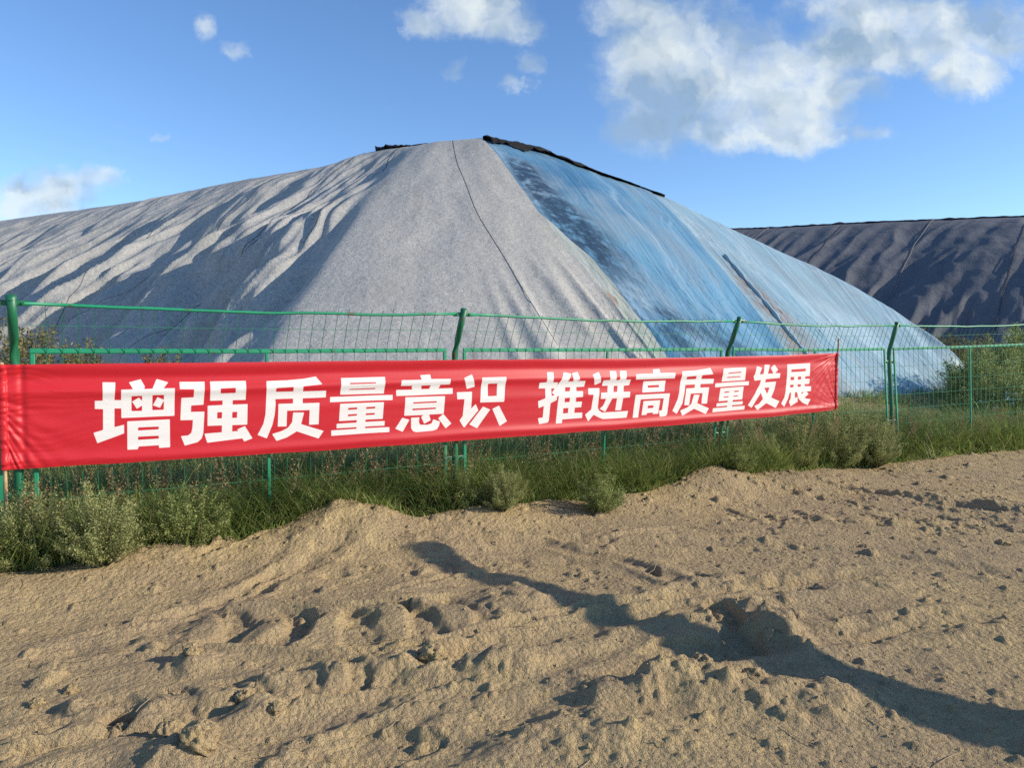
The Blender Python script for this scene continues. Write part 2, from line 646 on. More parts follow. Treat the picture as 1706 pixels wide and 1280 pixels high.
M_ROPE = mat_plain("pale_rope", (0.30, 0.28, 0.25), (0.18, 0.17, 0.16), 12.0, 0.9)
M_POST = mat_paint("green_post_paint", (0.008, 0.13, 0.055), 0.95)
M_FRAME = mat_paint("green_frame_paint", (0.010, 0.25, 0.120), 0.7)
M_WIRE = mat_paint("green_wire_paint", (0.010, 0.17, 0.075), 0.1)
M_BANNER = mat_banner()
M_BAMBOO = mat_plain("dry_bamboo", (0.45, 0.34, 0.19), (0.30, 0.21, 0.11), 14.0, 0.55)
M_TIMBER = mat_plain("weathered_timber", (0.20, 0.15, 0.10), (0.11, 0.085, 0.06), 7.0, 0.85, 0.2, 0.01)
M_GRASS = mat_leaf("grass_blades", (0.10, 0.165, 0.036), (0.50, 0.58, 0.18), 0.40, (0.46, 0.38, 0.20))
M_DRY = mat_leaf("dry_seed_heads", (0.18, 0.12, 0.06), (0.38, 0.28, 0.14))
M_BUSH = mat_leaf("weed_bush_leaves", (0.19, 0.215, 0.072), (0.47, 0.48, 0.20))
M_BUSH_GREEN = mat_leaf("green_weed_leaves", (0.14, 0.19, 0.05), (0.40, 0.43, 0.155))
M_BUSH_DRY = mat_leaf("dry_weed_leaves", (0.10, 0.095, 0.035), (0.28, 0.25, 0.09))
M_YELLOW = mat_leaf("yellow_leaves", (0.22, 0.13, 0.025), (0.42, 0.30, 0.07))
M_STEM = mat_plain("weed_stems", (0.10, 0.085, 0.04), (0.05, 0.06, 0.025), 20.0, 0.8)
M_PETAL = mat_plain("white_petals", (0.75, 0.75, 0.70), (0.60, 0.60, 0.52), 20.0, 0.7)

# ------------------------------------------------------------------ terrain
FO = (-3.24576, 4.83)                 # fence line: origin at the first post, direction, normal towards the open dirt
FD = (0.855828, 0.517260)
FN = (0.517260, -0.855828)


def fence_lw(x, y):
    l = (x - FO[0]) * FD[0] + (y - FO[1]) * FD[1]
    w = (x - FO[0]) * FN[0] + (y - FO[1]) * FN[1]
    # beyond the last full post the line swings a little, (0.91, 0.41)
    k = np.maximum(np.asarray(l) - 9.62, 0)
    return l, w - 0.125 * k


def fence_xy(l, w):
    return FO[0] + FD[0] * l + FN[0] * w, FO[1] + FD[1] * l + FN[1] * w


def edge_w(l):
    """how far in front of the fence the weeds stop and the dirt starts"""
    l = np.asarray(l, float)
    return 0.40 + 0.10 * noise2(l * 0.9, 0.5 + 0 * l, 31) + 0.05 * noise2(l * 3.1, 0 * l, 32) - 0.10 * gauss(l - 1.9, 0.5) \
        - 0.06 * gauss(l - 6.0, 0.8) + 0.12 * gauss(l + 0.5, 0.8)


TYRE_BANDS = [  # (centre line, half width, lug spacing, depth) of tyre tracks pressed in the dirt
    ([(-1.767, 3.867), (-1.396, 3.900), (-0.928, 3.833), (-0.497, 3.935), (-0.181, 4.135)], 0.26, 0.34, 0.065),
    ([(-2.011, 2.833), (-1.698, 2.903), (-1.331, 3.065), (-0.890, 3.221), (-0.582, 3.293)], 0.16, 0.24, 0.03),
    ([(1.742, 6.495), (2.893, 6.449), (4.242, 6.060)], 0.3, 0.3, 0.025),
    ([(-1.152, 4.775), (-0.375, 4.905), (0.201, 5.188)], 0.16, 0.26, 0.018),
]
GROOVES = [  # (points, half width, depth, rim)
    ([(-2.399, 3.394), (-1.911, 3.833), (-1.459, 4.749), (-1.087, 5.679)], 0.085, 0.045, 0.04),
    ([(-1.119, 2.564), (-0.731, 3.002), (-0.009, 3.630), (1.186, 4.400), (2.498, 4.839)], 0.1, 0.05, 0.05),
    ([(-0.327, 2.564), (0.118, 3.028), (1.028, 3.579), (2.233, 3.935), (2.834, 4.024)], 0.09, 0.04, 0.035),
    ([(-1.838, 2.583), (-1.279, 2.942), (-0.580, 3.281), (-0.157, 3.579)], 0.07, 0.04, 0.04),
    ([(0.219, 5.679), (1.594, 5.591), (2.761, 5.188), (3.354, 4.775)], 0.08, 0.03, 0.03),
    ([(-1.367, 5.679), (0.216, 5.591), (0.859, 5.043), (1.119, 4.422)], 0.06, 0.03, 0.03),
    ([(-2.244, 3.753), (-1.879, 4.116), (-1.672, 4.477), (-1.526, 4.905)], 0.025, 0.05, 0.025),
    ([(-1.873, 2.633), (-1.573, 2.766), (-1.273, 2.927)], 0.03, 0.05, 0.03),
    ([(-1.965, 2.766), (-1.756, 2.879), (-1.542, 2.977)], 0.02, 0.035, 0.02),
    ([(-0.628, 3.251), (-0.265, 3.440), (0.139, 3.579)], 0.03, 0.035, 0.03),
    ([(-0.566, 3.543), (-0.010, 3.850), (0.511, 4.213), (1.192, 4.422), (1.713, 4.651), (2.339, 4.839)], 0.028, 0.028, 0.03),
    ([(1.313, 4.591), (1.837, 4.675), (2.413, 4.749)], 0.022, 0.02, 0.022),
    ([(-2.112, 4.905), (-1.713, 5.591), (-1.388, 5.769)], 0.03, 0.03, 0.03),
    ([(1.829, 3.768), (2.258, 3.979)], 0.03, 0.035, 0.02),
    ([(1.383, 3.579), (1.660, 3.667)], 0.02, 0.03, 0.02),
    ([(-0.758, 4.315), (-0.366, 4.775), (0.028, 4.905)], 0.03, 0.02, 0.02),
    ([(0.583, 5.591), (1.378, 6.060), (1.911, 5.863)], 0.03, 0.03, 0.02),
    ([(2.618, 8.271), (3.467, 7.742), (4.053, 6.996), (4.511, 6.495)], 0.08, 0.06, 0.03),
    ([(2.381, 6.495), (3.218, 6.060), (4.357, 6.270)], 0.06, 0.03, 0.02),
]
HEAPS = [  # soft lumps: (x, y, rx, ry, height)
    (0.924, 4.839, 0.05, 0.1, -0.04),
    (1.220, 4.749, 0.05, 0.07, -0.03),
    (-1.137, 4.712, 0.08, 0.05, -0.03),
    (1.201, 4.097, 0.08, 0.2, -0.055),
    (1.171, 3.675, 0.1, 0.18, -0.055),
    (1.404, 3.935, 0.1, 0.3, 0.06),
    (0.880, 3.579, 0.22, 0.12, -0.04),
    (0.780, 3.164, 0.22, 0.14, 0.09),
    (1.195, 3.081, 0.3, 0.14, 0.06),
    (-0.424, 3.343, 0.13, 0.1, 0.07),
    (-0.093, 3.394, 0.2, 0.1, 0.07),
    (0.491, 3.164, 0.25, 0.15, 0.06),
    (0.024, 4.213, 0.22, 0.3, 0.05),
    (-1.200, 2.602, 0.16, 0.1, 0.08),
    (-1.084, 3.012, 0.08, 0.07, 0.05),
    (-1.491, 3.440, 0.1, 0.09, 0.05),
    (-1.577, 2.903, 0.06, 0.06, -0.05),
    (1.407, 3.809, 0.12, 0.2, 0.05),
    (-0.496, 5.342, 0.3, 0.25, 0.05),
    (4.214, 7.277, 0.5, 0.3, 0.05),
    (4.622, 6.736, 0.3, 0.3, 0.06),
    (-2.543, 5.043, 0.5, 0.25, 0.06),
    (0.339, 2.766, 0.3, 0.15, 0.05),
    (-0.529, 2.723, 0.25, 0.12, -0.04),
    (-1.829, 3.002, 0.05, 0.05, 0.03),
]


def tyre_marks(x, y):
    z = np.zeros(np.shape(x))
    for k, (pts, hw, pitch, dep) in enumerate(TYRE_BANDS):
        xs = [p[0] for p in pts]
        ys = [p[1] for p in pts]
        m = (x > min(xs) - 2 * hw) & (x < max(xs) + 2 * hw) & (y > min(ys) - 2 * hw) & (y < max(ys) + 2 * hw)
        if not m.any():
            continue
        xm, ym = x[m], y[m]
        dd, pp = poly_dist(xm, ym, pts)
        tot = sum(math.hypot(pts[i + 1][0] - pts[i][0], pts[i + 1][1] - pts[i][1]) for i in range(len(pts) - 1))
        # which side of the line
        ux, uy = pts[-1][0] - pts[0][0], pts[-1][1] - pts[0][1]
        sg = np.sign((xm - pts[0][0]) * -uy + (ym - pts[0][1]) * ux)
        t = dd * sg / hw
        s = pp * tot + 0.05 * noise2(xm * 4, ym * 4, 500 + k)
        ph = s / pitch + 0.32 * t * t + 0.10 * t
        f = ph - np.floor(ph)
        lug = sstep(0.0, 0.22, f) * sstep(0.72, 0.50, f)           # ridge squeezed up between two lugs
        brk = np.clip(0.75 + 0.9 * noise2(xm * 3.3, ym * 3.3, 510 + k), 0.15, 1.2)
        inside = sstep(1.0, 0.82, np.abs(t))
        ends = sstep(0, 0.06, pp) * sstep(1, 0.94, pp)
        rub = 0.045 * lumps(xm, ym, 0.055, 520 + 7 * k, np.full(xm.shape, 0.6)) + 0.012 * noise2(xm * 22, ym * 22, 515)
        z[m] += ends * (inside * (dep * (brk * lug - 0.55) + (1 - lug) * rub) + 0.6 * dep * gauss(np.abs(t) - 1.08, 0.10) * brk)
    return z


def ground_z(x, y, detail=True):
    x = np.asarray(x, float)
    y = np.asarray(y, float)
    l, w = fence_lw(x, y)
    back = np.where(w < 0, 0.5 * sstep(0.6, 4.6, -w) + 0.22 * sstep(3, 9, -w) * sstep(8, 12, l), 0.0)
    ew = edge_w(l)
    d = w - ew
    bh = 0.10 + 0.20 * gauss(l - 2.05, 0.42) + 0.15 * gauss(l - 5.95, 0.45) + 0.04 * gauss(l - 0.3, 0.8) + 0.05 * gauss(l - 3.2, 0.8) \
        + 0.05 * noise2(l * 1.7, 0 * l, 5)
    bh = bh * (1 - 0.6 * sstep(7.0, 9.0, l))
    berm = np.maximum(bh, 0.03) * np.where(d < 0, gauss(d, 0.14), gauss(d, 0.42 + 0.1 * noise2(l, 0 * l, 6)))
    z = back + berm
    near = sstep(16, 9, y) * sstep(-3.0, 0.3, w)
    z = z + near * (0.035 * fbm(x * 0.8, y * 0.8, 1, 3))
    if not detail:
        return z
    n1 = fbm(x * 2.6, y * 2.6, 2, 4)
    n2 = fbm(x * 9.0, y * 9.0, 3, 4, 0.55)
    n3 = np.abs(noise2(x * 26, y * 26, 4))
    rough = 0.62 + 0.25 * sstep(0.9, 0.1, np.abs(d)) + 0.5 * sstep(0.0, 0.5, noise2(x * 0.7, y * 0.7, 9))
    right = sstep(0.5, 3.5, x)
    z = z + near * rough * (0.011 * n1 + 0.006 * n2 + 0.012 * n3 * (0.6 + 0.7 * right))
    dens = np.clip(0.22 + 0.9 * fbm(x * 0.9, y * 0.9, 44, 2) + 0.35 * sstep(0.9, 0.2, np.abs(d)), 0.04, 0.75)
    wx, wy = x + 0.02 * noise2(x * 17, y * 17, 47), y + 0.02 * noise2(x * 17, y * 17, 48)
    clods = 0.17 * lumps(wx, wy, 0.17, 410, dens * 0.22) + 0.075 * lumps(wx, wy, 0.075, 420, dens * 0.35) + 0.036 * lumps(wx, wy, 0.036, 430, dens * 0.7)
    clods = clods * (0.75 + 0.6 * n3)
    rows = np.abs(noise2(x * 2.2 + 0.4 * n1, y * 7.0, 45))
    clods = clods + sstep(0.0, 2.5, x) * (0.030 * sstep(0.10, 0.0, rows) * np.clip(noise2(x * 0.9, y * 0.9, 46) + 0.25, 0, 1) - 0.010 * sstep(0.30, 0.45, rows))
    z = z + near * (0.45 + 0.3 * rough) * clods
    pits = np.maximum(-noise2(x * 6.5, y * 6.5, 43) - 0.34, 0) * 0.10 * (0.35 + 0.65 * sstep(-0.5, 1.5, x))
    z = z - near * rough * pits
    # long dragged streaks, running slightly up to the right
    sx, sy = x * 0.93 + y * 0.37, -x * 0.37 + y * 0.93
    left = sstep(1.0, -0.6, x) * sstep(6.0, 4.6, y)
    z = z + left * near * 0.030 * noise2(sx * 0.7, sy * 4.0, 12) + left * near * 0.013 * noise2(sx * 1.6, sy * 13.0, 13)
    z = z + near * tyre_marks(x, y)
    for (tx, ty, s) in ():
        m = (np.abs(x - tx) < 3 * s) & (np.abs(y - ty) < 3 * s)
        if m.any():
            dx, dy = (x[m] - tx) / s, (y[m] - ty) / s
            rr = np.hypot(dx + 0.9, dy * 0.8)
            arc = gauss(rr - 1.0, 0.20) * sstep(-0.7, 0.1, dx + 0.9 - 0.2) * gauss(dy, 0.95)
            hol = gauss(rr - 0.45, 0.35) * gauss(dy, 0.9)
            z[m] += 0.075 * arc - 0.035 * hol
    for (pts, hw, dep, rim) in GROOVES:
        xs = [p[0] for p in pts]
        ys = [p[1] for p in pts]
        m = (x > min(xs) - 6 * hw) & (x < max(xs) + 6 * hw) & (y > min(ys) - 6 * hw) & (y < max(ys) + 6 * hw)
        if m.any():
            dd, pp = poly_dist(x[m], y[m], pts)
            fade = sstep(0, 0.08, pp) * sstep(1, 0.92, pp)
            brk = 0.6 + 0.8 * np.clip(noise2(x[m] * 3.1, y[m] * 3.1, 22) + 0.3, 0, 1)
            dd = dd + hw * 0.9 * fbm(x[m] * 6, y[m] * 6, 23, 3)
            z[m] += 0.60 * fade * brk * (-dep * gauss(dd, hw) + rim * gauss(dd - 1.9 * hw, hw * 0.8))
    for (hx, hy, rx, ry, hh) in HEAPS:
        m = (np.abs(x - hx) < 3 * rx) & (np.abs(y - hy) < 3 * ry)
        if m.any():
            wxx = x[m] + 0.35 * rx * fbm(x[m] * 5, y[m] * 5, 51, 3)
            wyy = y[m] + 0.35 * ry * fbm(x[m] * 5, y[m] * 5, 57, 3)
            q = ((wxx - hx) / rx) ** 2 + ((wyy - hy) / ry) ** 2
            if hh < 0:
                e = sstep(1.5, 0.75, q)
            else:
                e = np.exp(-q ** 1.4)
            cl = lumps(x[m], y[m], 0.08, 61, np.full(wxx.shape, 0.6)) * 0.045
            z[m] += hh * e * (1 + 0.35 * n2[m]) + cl * sstep(2.2, 1.0, q) * sstep(0.1, 0.5, q)
    return z


def axis(segments):
    out = []
    for a, b, s0, s1 in segments:
        p = a
        while p < b - 1e-6:
            out.append(p)
            t = (p - a) / (b - a)
            p += s0 * (s1 / s0) ** t
    out.append(segments[-1][1])
    return np.array(out)


def build_ground():
    xs = axis([(-600, -8, 60, 0.6), (-8, -3.6, 0.3, 0.026), (-3.4, 4.6, 0.0115, 0.0115), (4.6, 13, 0.014, 0.09), (13, 600, 0.4, 60)])
    ys = axis([(-300, 1.4, 60, 0.10), (1.4, 2.2, 0.05, 0.010), (2.2, 10.5, 0.0085, 0.045), (10.5, 16, 0.07, 0.4), (16, 1200, 0.6, 80)])
    X, Y = np.meshgrid(xs, ys, indexing='ij')
    Z = ground_z(X, Y)
    v = np.stack([X, Y, Z], -1).reshape(-1, 3)
    o = mesh_obj('ground', v, grid_faces(len(xs), len(ys)), M_DIRT)
    tag(o, 'tan sandy dirt ground with clods and tyre marks in front of the fence', 'ground', kind='structure')


build_ground()

# ------------------------------------------------------------------ covered stockpiles


def hermite(q, knots, vals):
    """smooth interpolation through knots (non-uniform, tension-limited)"""
    knots = np.asarray(knots, float)
    vals = np.asarray(vals, float)
    d = np.diff(vals, axis=0) / np.diff(knots)[:, None]
    h = np.diff(knots)
    m = np.zeros_like(vals)
    m[0] = d[0]
    m[-1] = d[-1]
    for i in range(1, len(knots) - 1):
        w1, w2 = 2 * h[i] + h[i - 1], h[i] + 2 * h[i - 1]
        same = d[i - 1] * d[i] > 0
        with np.errstate(divide='ignore', invalid='ignore'):
            hm = (w1 + w2) / (w1 / d[i - 1] + w2 / d[i])
        m[i] = np.where(same, hm, 0)
    i = np.clip(np.searchsorted(knots, q, side='right') - 1, 0, len(knots) - 2)
    t = ((q - knots[i]) / h[i])[..., None]
    hh = h[i][..., None]
    t2, t3 = t * t, t * t * t
    return vals[i] * (2 * t3 - 3 * t2 + 1) + hh * m[i] * (t3 - 2 * t2 + t) + vals[i + 1] * (-2 * t3 + 3 * t2) + hh * m[i + 1] * (t3 - t2)


class Pile:
    """a long heap: a spine line, a foot line on the near side, and a slope profile between"""
    def __init__(self, rows, belly, fold):
        self.spine = np.array([r[0] for r in rows], float)
        self.foot = np.array([r[1] for r in rows], float)
        step = np.hypot(*(np.diff(self.foot, axis=0).T)) * 0.6 + np.hypot(*(np.diff(self.spine[:, :2], axis=0).T)) * 0.4
        self.q = np.concatenate([[0], np.cumsum(np.maximum(step, 0.2))])
        self.belly = belly
        self.fold = fold
        self.steep = 0.0
        self.flat = 0.0

    def base(self, q, r):
        S = hermite(q, self.q, self.spine)
        B = hermite(q, self.q, self.foot)
        a = np.abs(r)
        P = np.empty(q.shape + (3,))
        P[..., 0] = S[..., 0] + (B[..., 0] - S[..., 0]) * r
        P[..., 1] = S[..., 1] + (B[..., 1] - S[..., 1]) * r
        zb = ground_z(B[..., 0], B[..., 1], False) - 0.12
        k = self.belly * (1 - self.flat * sstep(self.q[-6], self.q[-4], q)) + self.steep * sstep(self.q[7], self.q[4], q)
        f = (1 - a) * (1 + k * a)
        top = 0.012
        f = f - top * np.exp(-a / 0.03)
        P[..., 2] = zb + (S[..., 2] - zb) * f
        run = np.hypot(B[..., 0] - S[..., 0], B[..., 1] - S[..., 1])
        return P, run

    def surface(self, q, r, lift=0.0, extra=None):
        q = np.asarray(q, float)
        r = np.asarray(r, float)
        P, run = self.base(q, r)
        e = 0.02
        Pq, _ = self.base(q + e, r)
        Pr, _ = self.base(q, r + 0.004)
        n = np.cross(Pr - P, Pq - P)
        n = n / np.maximum(np.linalg.norm(n, axis=-1, keepdims=True), 1e-9)
        n = np.where(n[..., 2:3] < 0, -n, n)
        d = self.fold(q, r, run) + lift
        if extra is not None:
            d = d + extra
        return P + n * d[..., None], run


A_DIR = np.array([-0.869, 0.495])
A_NRM = np.array([-0.495, -0.869])
PILE_ROWS = [
    ((-63.52, 58.65, 7.69), (-67.83, 51.09)),
    ((-37.45, 43.80, 7.69), (-41.76, 36.24)),
    ((-25.63, 37.07, 7.69), (-29.94, 29.51)),
    ((-15.20, 31.13, 7.59), (-19.51, 23.57)),
    ((-10.45, 28.42, 7.76), (-14.70, 20.60)),
    ((-6.69, 26.28, 7.79), (-10.00, 17.30)),
    ((-4.53, 25.05, 8.03), (-7.30, 15.40)),
    ((-3.21, 24.30, 7.99), (-4.90, 12.40)),
    ((-2.69, 24.00, 7.98), (-4.30, 11.60)),
    ((-2.25, 23.90, 8.03), (-3.20, 11.55)),
    ((-1.73, 23.80, 8.04), (-1.40, 11.70)),
    ((-1.19, 23.70, 8.07), (0.60, 11.95)),
    ((-0.96, 23.60, 8.04), (2.30, 12.40)),
    ((0.51, 23.40, 7.71), (3.60, 13.00)),
    ((2.71, 23.00, 6.80), (4.80, 13.60)),
    ((3.79, 22.80, 6.38), (5.70, 14.30)),
    ((4.53, 22.40, 6.01), (6.50, 14.70)),
    ((6.71, 21.00, 4.57), (7.90, 15.40)),
    ((8.61, 19.50, 3.26), (9.10, 16.00)),
    ((9.68, 18.50, 2.28), (9.90, 16.50)),
    ((10.37, 17.60, 1.44), (10.50, 17.00)),
    ((10.85, 17.30, 0.70), (10.85, 17.28)),
]


def fold_main(q, r, run):
    a = np.clip(r, 0, 1)
    y = a * run
    qa = Q_CREASE
    left = sstep(qa - 0.1, qa - 1.5, q)
    # lumps of the long side: pillows elongated down the slope, with sharp valleys between
    lean = q * 1.0 + y * 0.22
    wob = 0.55 * noise2(q * 0.35, y * 0.33, 60)
    n1 = noise2((lean + wob) * 0.56, y * 0.25 + 3, 61)
    n2 = noise2((lean + wob) * 1.55, y * 0.38 + 9, 62)
    n3 = noise2((lean + wob) * 2.9, y * 0.42, 63)
    n4 = noise2(q * 0.9, y * 0.9, 69)
    pill = 1.0 * n1 + 0.42 * (0.36 - np.abs(n2)) + 0.16 * (0.3 - np.abs(n3)) + 0.16 * n4 + 0.10 * noise2(q * 2.1, y * 1.6, 160)
    env = sstep(0.0, 0.16, a) * (0.62 + 0.6 * sstep(0.12, 0.65, a))
    d = left * 0.76 * pill * env * (0.80 + 0.45 * sstep(0.3, 0.8, a))
    # near face: nearly taut, faint sags, tight pleats gathered at the foot
    face = 1 - left
    d = d + face * env * (0.05 * noise2(q * 0.6, y * 0.35, 64) + 0.02 * noise2(q * 1.7, y * 0.8, 65))
    qb = Q_EDGE - 0.45
    pl = np.maximum(0, 0.5 - np.abs(noise2((q - 0.16 * y) * 1.9, y * 0.12, 66)) * 2.4)
    d = d + face * 0.30 * pl * sstep(0.60, 0.92, a) * gauss(q - qb, 1.15)
    pl2 = np.maximum(0, 0.4 - np.abs(noise2(q * 2.0, y * 0.14, 67)) * 2.2)
    d = d + face * 0.045 * pl2 * (0.4 + np.clip(noise2(q * 0.6, 0 * q, 162) * 2 + 0.5, 0, 1.5)) * sstep(0.70, 0.95, a)
    edge = np.clip(a * 14, 0, 1)
    return d * edge * sstep(1.0, 0.93, a) + 0.03 * noise2(q * 0.7, 0 * q, 68) * gauss(a, 0.05)


ROW_CREASE, ROW_EDGE, ROW_FILM2, ROW_NETEND, ROW_NETL0, ROW_NETL1 = 8, 12, 15, 16, 6, 8
pile = Pile(PILE_ROWS, 0.22, fold_main)
pile.flat = 0.9
pile.steep = 0.14
ROW_Q = pile.q
Q_CREASE = ROW_Q[ROW_CREASE]          # where the long side turns into the near face
Q_EDGE = ROW_Q[ROW_EDGE]              # where felt gives way to the blue film
Q_FILM2 = ROW_Q[ROW_FILM2]            # where the second film sheet starts
Q_TIP = ROW_Q[-1]
Q_VIS = ROW_Q[2]


def sheet(name, pl, q0, q1, r0, r1, nq, nr, mat, parent, lift=0.0, extra=None, stain=None, pale=None):
    """a sheet lying on the pile; q0/q1 may depend on r"""
    rr = np.linspace(r0, r1, nr)
    tt = np.linspace(0, 1, nq)
    R, T = np.meshgrid(rr, tt)
    a0 = q0(R) if callable(q0) else q0
    a1 = q1(R) if callable(q1) else q1
    Q = a0 + (a1 - a0) * T
    ex = extra(Q, R) if extra else None
    P, run = pl.surface(Q, R, lift, ex)
    st = stain(Q, R * run) if stain else np.zeros_like(Q)
    pa = pale(Q, R * run) if pale else np.zeros_like(Q)
    cov = np.stack([Q / 100, R * run / 100, st, pa], -1)
    return mesh_obj(name, P.reshape(-1, 3), grid_faces(nq, nr), mat, parent, True, {'cov': ('FLOAT_COLOR', cov.reshape(-1, 4))})


def build_main_pile():
    root = empty('covered_stockpile', (-1.8, 23.8, 0.3))
    tag(root, 'huge heap under grey felt and blue plastic film, behind the red banner', 'stockpile')

    def put(o):
        o.location = -root.location
        return o
    # heap under the film, and the unseen far side
    put(sheet('heap', pile, ROW_Q[0], Q_TIP, -1, 0, 260, 16, M_HEAP, root, -0.02))
    put(sheet('heap', pile, Q_EDGE - 0.2, Q_TIP, 0, 1, 200, 60, M_HEAP, root, 0.0))
    # felt
    put(sheet('felt_cover', pile, ROW_Q[0], Q_VIS, 0, 1, 120, 70, M_FELT, root, 0.10))
    put(sheet('felt_cover', pile, Q_VIS, lambda r: Q_EDGE - 0.10 + 0.68 * sstep(0.35, 0.95, r) + 0.18 * noise2(r * 9, r * 0, 70) * r, 0, 1, 620, 260, M_FELT, root, 0.10))

    # film
    def wr(Q, R):
        P = R * pile.base(Q, R)[1]
        tail = sstep(Q_TIP - 0.4, Q_TIP - 2.2, Q)

        def crease(u, v, s, k):
            return np.clip(1 - np.abs(noise2(u, v, s)) * k, 0, 1) ** 2
        low = sstep(0.38, 0.75, R)
        wrp = 0.5 * noise2(Q * 1.3, P * 1.3, 170)
        cr = 0.010 * crease(Q * 1.5 + P * 0.35 + wrp, P * 0.55, 171, 6) + 0.009 * crease(Q * 2.6 - P * 0.5 + wrp, P * 0.9 + Q * 0.4, 172, 6) \
            + 0.006 * crease(Q * 4.3, P * 2.2 + wrp, 173, 5)
        taut = 0.006 * crease(Q * 2.6 + P * 0.10, P * 0.05, 174, 7) + 0.004 * crease(Q * 6.0 + P * 0.16, P * 0.07, 175, 5)
        return tail * (cr * low * (0.5 + np.clip(noise2(Q * 0.6, P * 0.5, 176) + 0.3, 0, 1)) + taut) + tail * wr0(Q, R)

    def wr0(Q, R):
        P = R * pile.base(Q, R)[1]
        return 0.018 * noise2(Q * 2.0, P * 0.16, 71) + 0.030 * np.abs(noise2(Q * 1.1, P * 0.18, 72)) \
            + 0.030 * sstep(0.45, 0.85, R) * np.abs(noise2(Q * 2.2 + P * 0.5, P * 1.3, 73)) \
            + 0.014 * sstep(0.35, 0.8, R) * np.abs(noise2(Q * 5.0 - P, P * 2.1, 74)) * sstep(Q_TIP - 0.5, Q_TIP - 2.0, Q)

    def stain1(Q, Y):
        c = Q_EDGE + 0.50 + 0.035 * Y + 0.1 * np.sin(Y * 1.3)
        s = 1.3 * np.exp(-((Q - c) / (0.26 + 0.06 * Y)) ** 2) * sstep(1.6, 2.6, Y) * sstep(9.0, 6.0, Y)
        s2 = 0.75 * sstep(7.0, 8.5, Y) * sstep(0.1, 0.45, noise2(Q * 1.1, Y * 0.8, 75) + 0.25)
        return np.clip(s * 1.2 + s2, 0, 1)

    def pale1(Q, Y):
        return np.clip(0.55 * sstep(6, 9, Y) * sstep(-0.1, 0.4, noise2(Q * 1.4, Y * 0.7, 76)) + 0.45 * gauss(Q - Q_EDGE - 0.25, 0.35) * sstep(6, 2, Y), 0, 0.8)
    put(sheet('film_sheet', pile, lambda r: Q_EDGE - 0.25 + 0.63 * sstep(0.35, 0.95, r), lambda r: Q_FILM2 + 0.35 - 0.5 * sstep(0.55, 0.8, r) * 0 + 0.12 * noise2(r * 5, r * 0, 77), -0.02, 0.985, 300, 420, M_FILM, root, 0.05, wr, stain1, pale1))

    def gap(r):
        g = 0 * r
        return Q_FILM2 + 0.05 + 1.15 * g + 0.10 * noise2(r * 11, r * 0, 78)

    def pale2(Q, Y):
        return np.clip(0.6 * sstep(-0.1, 0.5, noise2(Q * 0.9, Y * 0.5, 79)) + 0.3 * sstep(Q_TIP - 4, Q_TIP, Q), 0, 0.8)

    def stain2(Q, Y):
        c = Q_FILM2 + 0.75 + 0.03 * Y
        s = np.exp(-((Q - c) / (0.18 + 0.045 * Y)) ** 2) * sstep(3.2, 5.0, Y) * sstep(10.5, 8.0, Y)
        return np.clip(1.1 * s * (0.5 + np.clip(noise2(Q * 1.5, Y * 0.7, 80) * 1.5 + 0.4, 0, 0.6)) + 0.15 * sstep(0.25, 0.5, noise2(Q * 0.8, Y * 0.45, 84)), 0, 0.9)
    o2 = put(sheet('film_sheet', pile, gap, Q_TIP, -0.02, 0.985, 380, 380, M_FILM_PALE, root, 0.03, wr, stain2, pale2))
    o2['label'] = 'paler blue film sheet over the low right end'
    # rolled edge of that sheet
    mb = MB()
    rs = np.linspace(0.44, 0.93, 60)
    Pq, _ = pile.surface(gap(rs) + 0.85, rs, 0.05)
    mb.tube([tuple(p) for p in Pq], [0.045 + 0.02 * math.sin(k * 0.9) * math.sin(k * 0.31) for k in range(60)], 8)
    me = mb.build('film_roll', M_FILM_PALE, root, True)
    put(me)
    # yellowed strip peeping out beside the felt
    put(sheet('film_strip', pile, lambda r: Q_EDGE - 0.25 + 0.63 * sstep(0.35, 0.95, r), lambda r: Q_EDGE - 0.08 + 0.68 * sstep(0.35, 0.95, r) + 0.42 * sstep(0.46, 0.66, r) + 0.1 * noise2(r * 12, r * 0, 81),
              0.46, 0.985, 40, 120, M_FILM_CREAM, root, 0.075, wr, lambda Q, Y: 0.9 * sstep(0.30, 0.5, noise2(Q * 2.0, Y * 1.2, 82)), None))

    # lapped seams of the felt rolls
    def seam(q0, drift, wob, seed, r=0.014, mat=M_CORD, name='felt_seam', r1=0.985, r0=0.01):
        rs = np.linspace(r0, r1, 90)
        qq = q0 + drift * rs + wob * noise2(rs * 5, rs * 0, seed)
        Pq, _ = pile.surface(qq, rs, 0.104)
        mb = MB()
        mb.tube([tuple(p) for p in Pq], r, 6)
        put(mb.build(name, mat, root, True))
    seam((Q_CREASE * 0.62 + Q_EDGE * 0.38), (Q_EDGE - Q_CREASE) * 0.50, 0.10, 83, 0.0045)
    seam(Q_CREASE - 1.5, 0.1, 0.5, 84, 0.007, r1=0.62)
    for k, (dq, dr) in enumerate(((-4.3, -0.5), (-7.4, -0.3), (-10.8, 0.4), (-14.5, 0.2))):
        seam(Q_CREASE + dq, dr, 0.4, 85 + k, 0.007)
    for k, (dq, dr, ra) in enumerate(((-2.6, -3.2, 0.45), (-6.6, -3.0, 0.5), (-9.5, -2.6, 0.55), (-12.2, -3.0, 0.5))):
        seam(Q_CREASE + dq, dr, 0.1, 95 + k, 0.009, M_ROPE, 'tie_rope', 0.97, ra)

